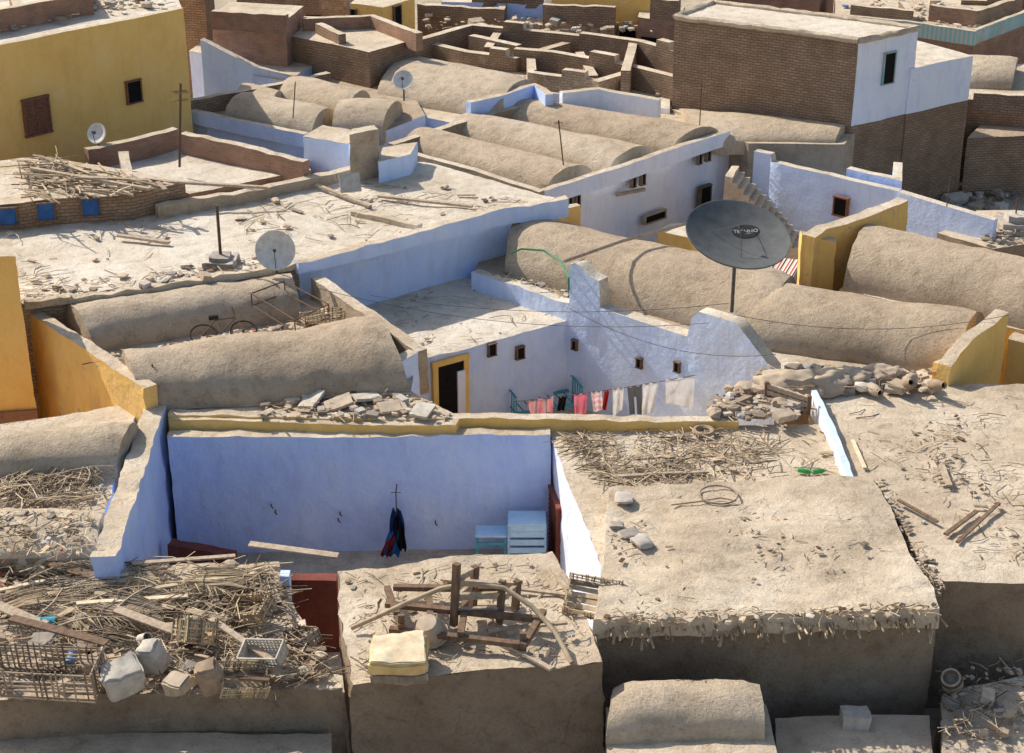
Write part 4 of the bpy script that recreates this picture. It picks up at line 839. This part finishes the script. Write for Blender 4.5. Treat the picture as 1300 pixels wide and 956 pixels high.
for k,(u,l) in enumerate(((1022,'left green plastic bottle on the near roof'),(1040,'right green plastic bottle on the near roof'))):
    bt=thing('plastic_bottle',l,'bottle'); bm=bmesh.new(); lathe(bm,[(.001,-.16),(.055,-.16),(.055,.08),(.02,.14),(.02,.17)],12); finish('body',bm,['green_plastic'],bt,smooth=True); bm=bmesh.new(); lathe(bm,[(.025,.165),(.025,.19),(.001,.19)],10); finish('cap',bm,['white_plastic'],bt); bt.location=P(u,598,3.16); bt.rotation_euler=(R(90),0,R(70+k*30))
for i,(a1,b1,a2,b2,z,w_,l) in enumerate(((780,606,900,600,3.12,.1,'pale lath along the back of the near slab'),(1082,560,1098,596,3.2,.09,'lath beside the white low parapet'),(1195,592,1205,618,3.22,.14,'short grey board lying on the right edge roof'),(1200,680,1240,650,3.22,.1,'dark stick pointing away on the right edge roof'),(1215,690,1268,640,3.22,.08,'long dark stick on the right edge roof'),(1140,636,1190,664,3.24,.08,'thin dark stick near the slab corner'),(905,525,965,530,3.2,.12,'board lying behind the small tyre'),(930,505,1040,520,3.3,.14,'long board by the wooden bed end'))):
    p,q=P(a1,b1,z),P(a2,b2,z); bm=bmesh.new(); beam(bm,Vector((0,0,.03)),q-p+Vector((0,0,.03)),w_,.04); o=finish('plank',bm,[('wood_grey','straw_pale','wood_grey','wood_dark','wood_dark','wood_dark','straw_pale','wood_grey')[i]]); o.location=p; tag(o,l,'plank')
for i,(a1,b1,a2,b2,l) in enumerate(((90,225,340,238,'long thin timber lying from the raised roof to the terrace'),(40,215,190,240,'grey timber slanting over the raised roof'),(400,235,470,262,'board across the middle of the broad upper roof'),(150,300,215,308,'short board on the left of the broad upper roof'),(480,250,600,262,'lath behind the low ridge of the broad upper roof'))):
    z=5.5 if i<2 else 4.5
    p,q=P(a1,b1,z),P(a2,b2,z if i else 5.0); bm=bmesh.new(); beam(bm,Vector((0,0,.03)),q-p,.13,.07); o=finish('plank',bm,['wood_grey']); o.location=p; tag(o,l,'plank')
rg=random.Random(31)
for i,(u,v,l) in enumerate(((395,508,'leftmost flat slab on the rubble strip'),(430,512,'second flat slab from the left on the rubble strip'),(465,505,'slab lying against the vault foot on the rubble strip'),(498,517,'large flat slab in the middle right of the rubble strip'),(535,522,'rightmost flat slab on the rubble strip'))):
    bm=bmesh.new(); box(bm,(0,0,.05),(.7,.45,.07)); o=finish('stone_slab',bm,['clay_pale' if i%2 else 'foam_grey'],L=.15,a=(.05,.03)); o.location=P(u,v,3.5); o.rotation_euler=(R(rg.uniform(-12,15)),R(rg.uniform(-15,15)),rg.uniform(0,3)); tag(o,l,'slab')
# wooden bed end
be=thing('bed_end','old carved wooden bed end beside the sacks','bed end',P(1000,520,3.2))
Q=lambda u,v,h:P(u,v,3.2)+Vector((0,0,h))
beams(be,[('post',Q(972,510,0),Q(972,510,.55)),('post',Q(1026,526,0),Q(1026,526,.5))],'wood_dark',.1,.1); beams(be,[('rail',Q(972,510,.45),Q(1026,526,.4)),('rail',Q(972,510,.28),Q(1026,526,.25)),('rail',Q(972,510,.08),Q(1026,526,.08))],'wood_grey',.07,.12)
for i in range(7): k=(i+.5)/7; beams(be,[('slat',Q(972+54*k,510+16*k,.06),Q(972+54*k,510+16*k,.45))],'wood_dark',.04,.07)
for i,(u,v,s,l) in enumerate(((1004,488,.72,'slumped brown sack left of the other sacks'),(1046,488,.62,'middle slumped sack behind the bed end'),(1080,482,.5,'small sack nearest the clay pots'),(1122,476,.5,'sack slumped behind the clay jars'))):
    bm=bmesh.new(); bmesh.ops.create_icosphere(bm,subdivisions=4,radius=1)
    for v_ in bm.verts: p=v_.co; k=1+.35*noise.noise(p*1.7+Vector((i*3,0,0)))+.18*noise.noise(p*4.5); v_.co=Vector((p.x*s*1.2*k,p.y*s*.7*k,max(-.15,p.z*.55*s*k)))
    o=finish('sack',bm,['cloth_sack'],smooth=True); o.location=P(u,v,3.35); tag(o,l,'sack')
for i,(u,v,rz,ti,l) in enumerate(((1102,490,20,84,'leftmost clay jar by the yellow end wall'),(1146,488,10,60,'half buried clay jar in the middle'),(1162,478,-40,84,'second clay jar from the right by the yellow end wall'),(1178,488,30,70,'rightmost clay jar against the yellow end wall'))):
    t=thing('clay_jar',l,'jar'); k=.68; bm=bmesh.new(); lathe(bm,[(.001,0),(.12*k,.02),(.2*k,.2*k),(.21*k,.46*k),(.17*k,.7*k),(.1*k,.8*k)],16); finish('body',bm,['clay' if i%2 else 'clay_pale'],t,smooth=True); bm=bmesh.new(); lathe(bm,[(.1*k,.79*k),(.14*k,.84*k),(.13*k,.88*k),(.08*k,.8*k)],16); finish('rim',bm,['clay'],t,smooth=True)
    t.location=P(u,v,3.4); t.rotation_euler=(R(ti),0,R(rz))
dr=thing('wooden_drum','short wooden drum leaning at the foot of the near roof wall','drum'); bm=bmesh.new(); lathe(bm,[(.001,0),(.2,0),(.22,.15),(.2,.5),(.16,.5),(.15,.4),(.001,.4)],16); finish('body',bm,['wood_grey'],dr,smooth=True)
for z in (.08,.42): bm=bmesh.new(); lathe(bm,[(.215,z),(.23,z),(.23,z+.05),(.215,z+.05)],16); finish('hoop',bm,['metal_rust'],dr)
dr.location=P(1210,872,1.4); dr.rotation_euler=(R(30),R(-20),0)
bm=bmesh.new(); box(bm,(0,0,.15),(.55,.4,.3)); o=finish('foam_block',bm,['foam_grey'],L=.15,a=(.05,.05)); o.location=P(1085,918,1.22); tag(o,'pale block lying below the reed fringed wall','block')
# ================= BICYCLE + cage frame in the trough
bk=thing('bicycle','rusty bicycle lying in the trough between the brown vaults','bicycle')
for x in (-.5,.52):
    bm=bmesh.new(); tube(bm,[Vector((x+.33*math.cos(a*math.pi/12),0,.33+.33*math.sin(a*math.pi/12))) for a in range(25)],.022,6,cap=False); wo=finish('wheel',bm,['rubber'],bk,smooth=True)
    bm=bmesh.new()
    for a in range(12): tube(bm,[(x,0,.33),(x+.32*math.cos(a*math.pi/6),0,.33+.32*math.sin(a*math.pi/6))],.005,3)
    tube(bm,[(x,-.05,.33),(x,.05,.33)],.03,8); finish('spokes',bm,['metal_rust'],wo)
bm=bmesh.new()
for p,q in (((-.5,0,.33),(-.05,0,.33)),((-.5,0,.33),(-.15,0,.78)),((-.05,0,.33),(-.17,0,.85)),((-.05,0,.33),(.36,0,.78)),((-.15,0,.78),(.36,0,.82)),((.52,0,.33),(.36,0,.9))): tube(bm,[p,q],.018,6)
finish('frame',bm,['metal_rust'],bk); bm=bmesh.new(); tube(bm,[(.3,-.25,.95),(.36,0,.93),(.3,.25,.95)],.015,6); finish('handlebar',bm,['metal_rust'],bk); bm=bmesh.new(); box(bm,(-.18,0,.88),(.25,.13,.05)); finish('saddle',bm,['rubber'],bk)
bk.location=P(285,434,4.15); bk.rotation_euler=(R(-66),0,R(14))
cf=thing('wire_cage_frame','bent wire cage frame standing over the back brown vault','wire frame',P(350,400,4.1))
Q=lambda u,v,h:P(u,v,4.1)+Vector((0,0,h))
k=[Q(320,388,0),Q(375,422,0),Q(418,402,0),Q(362,372,0)]; kt=[p+Vector((0,0,.35)) for p in k]
for p,q in [(k[i],k[(i+1)%4]) for i in range(4)]+[(kt[i],kt[(i+1)%4]) for i in range(4)]+[(k[i],kt[i]) for i in range(4)]: bm=bmesh.new(); tube(bm,[p,q],.02,5); finish('rod',bm,['metal_rust'],cf)
crate('long wicker cage at the right end of the trough',P(410,410,4.0),(1.1,.4,.3),'straw',rz=R(25),name='wicker_cage',cat='cage',nsl=(4,10))
bm=bmesh.new()
for i in range(8):
    for j in range(6): face(bm,[(i*.17-.7,j*.2-.6,.02*math.sin(i)+.02),(i*.17-.53,j*.2-.6,.02*math.sin(i+1)+.02),(i*.17-.53,j*.2-.4,.02*math.sin(i+1)+.02),(i*.17-.7,j*.2-.4,.02*math.sin(i)+.02)])
o=finish('striped_rug',bm,['rug_stripe']); o.location=P(985,342,2.2); o.rotation_euler=(R(20),0,R(-30)); tag(o,'striped red and white rug spread behind the big dish','rug')
yd=house('low yellow wall corner behind the long vault, right of the white wall',[(836,292),(872,300),(905,310),(900,282),(850,284)],2.2,0,'yellow_paint','mud_pale')
bm=bmesh.new(); box(bm,(0,0,.3),(.65,.04,.6)); o=finish('white_board',bm,['foam_grey']); o.location=P(446,244,4.6); o.rotation_euler=(R(-35),0,R(15)); tag(o,'square whitish board leaning below the mud pillar','board')
for i,(u,v,s) in enumerate(((305,278,.18),(120,330,.16),(210,300,.13),(470,255,.15),(565,238,.16),(60,350,.14),(350,255,.18),(420,300,.12))):
    stone('loose mud coloured stone lying on the broad upper roof',u,v,4.45,s,'stone',seed=40+i,group='loose stones on the broad upper roof')
print('faces',sum(len(o.data.polygons) for o in bpy.data.objects if o.type=='MESH'))
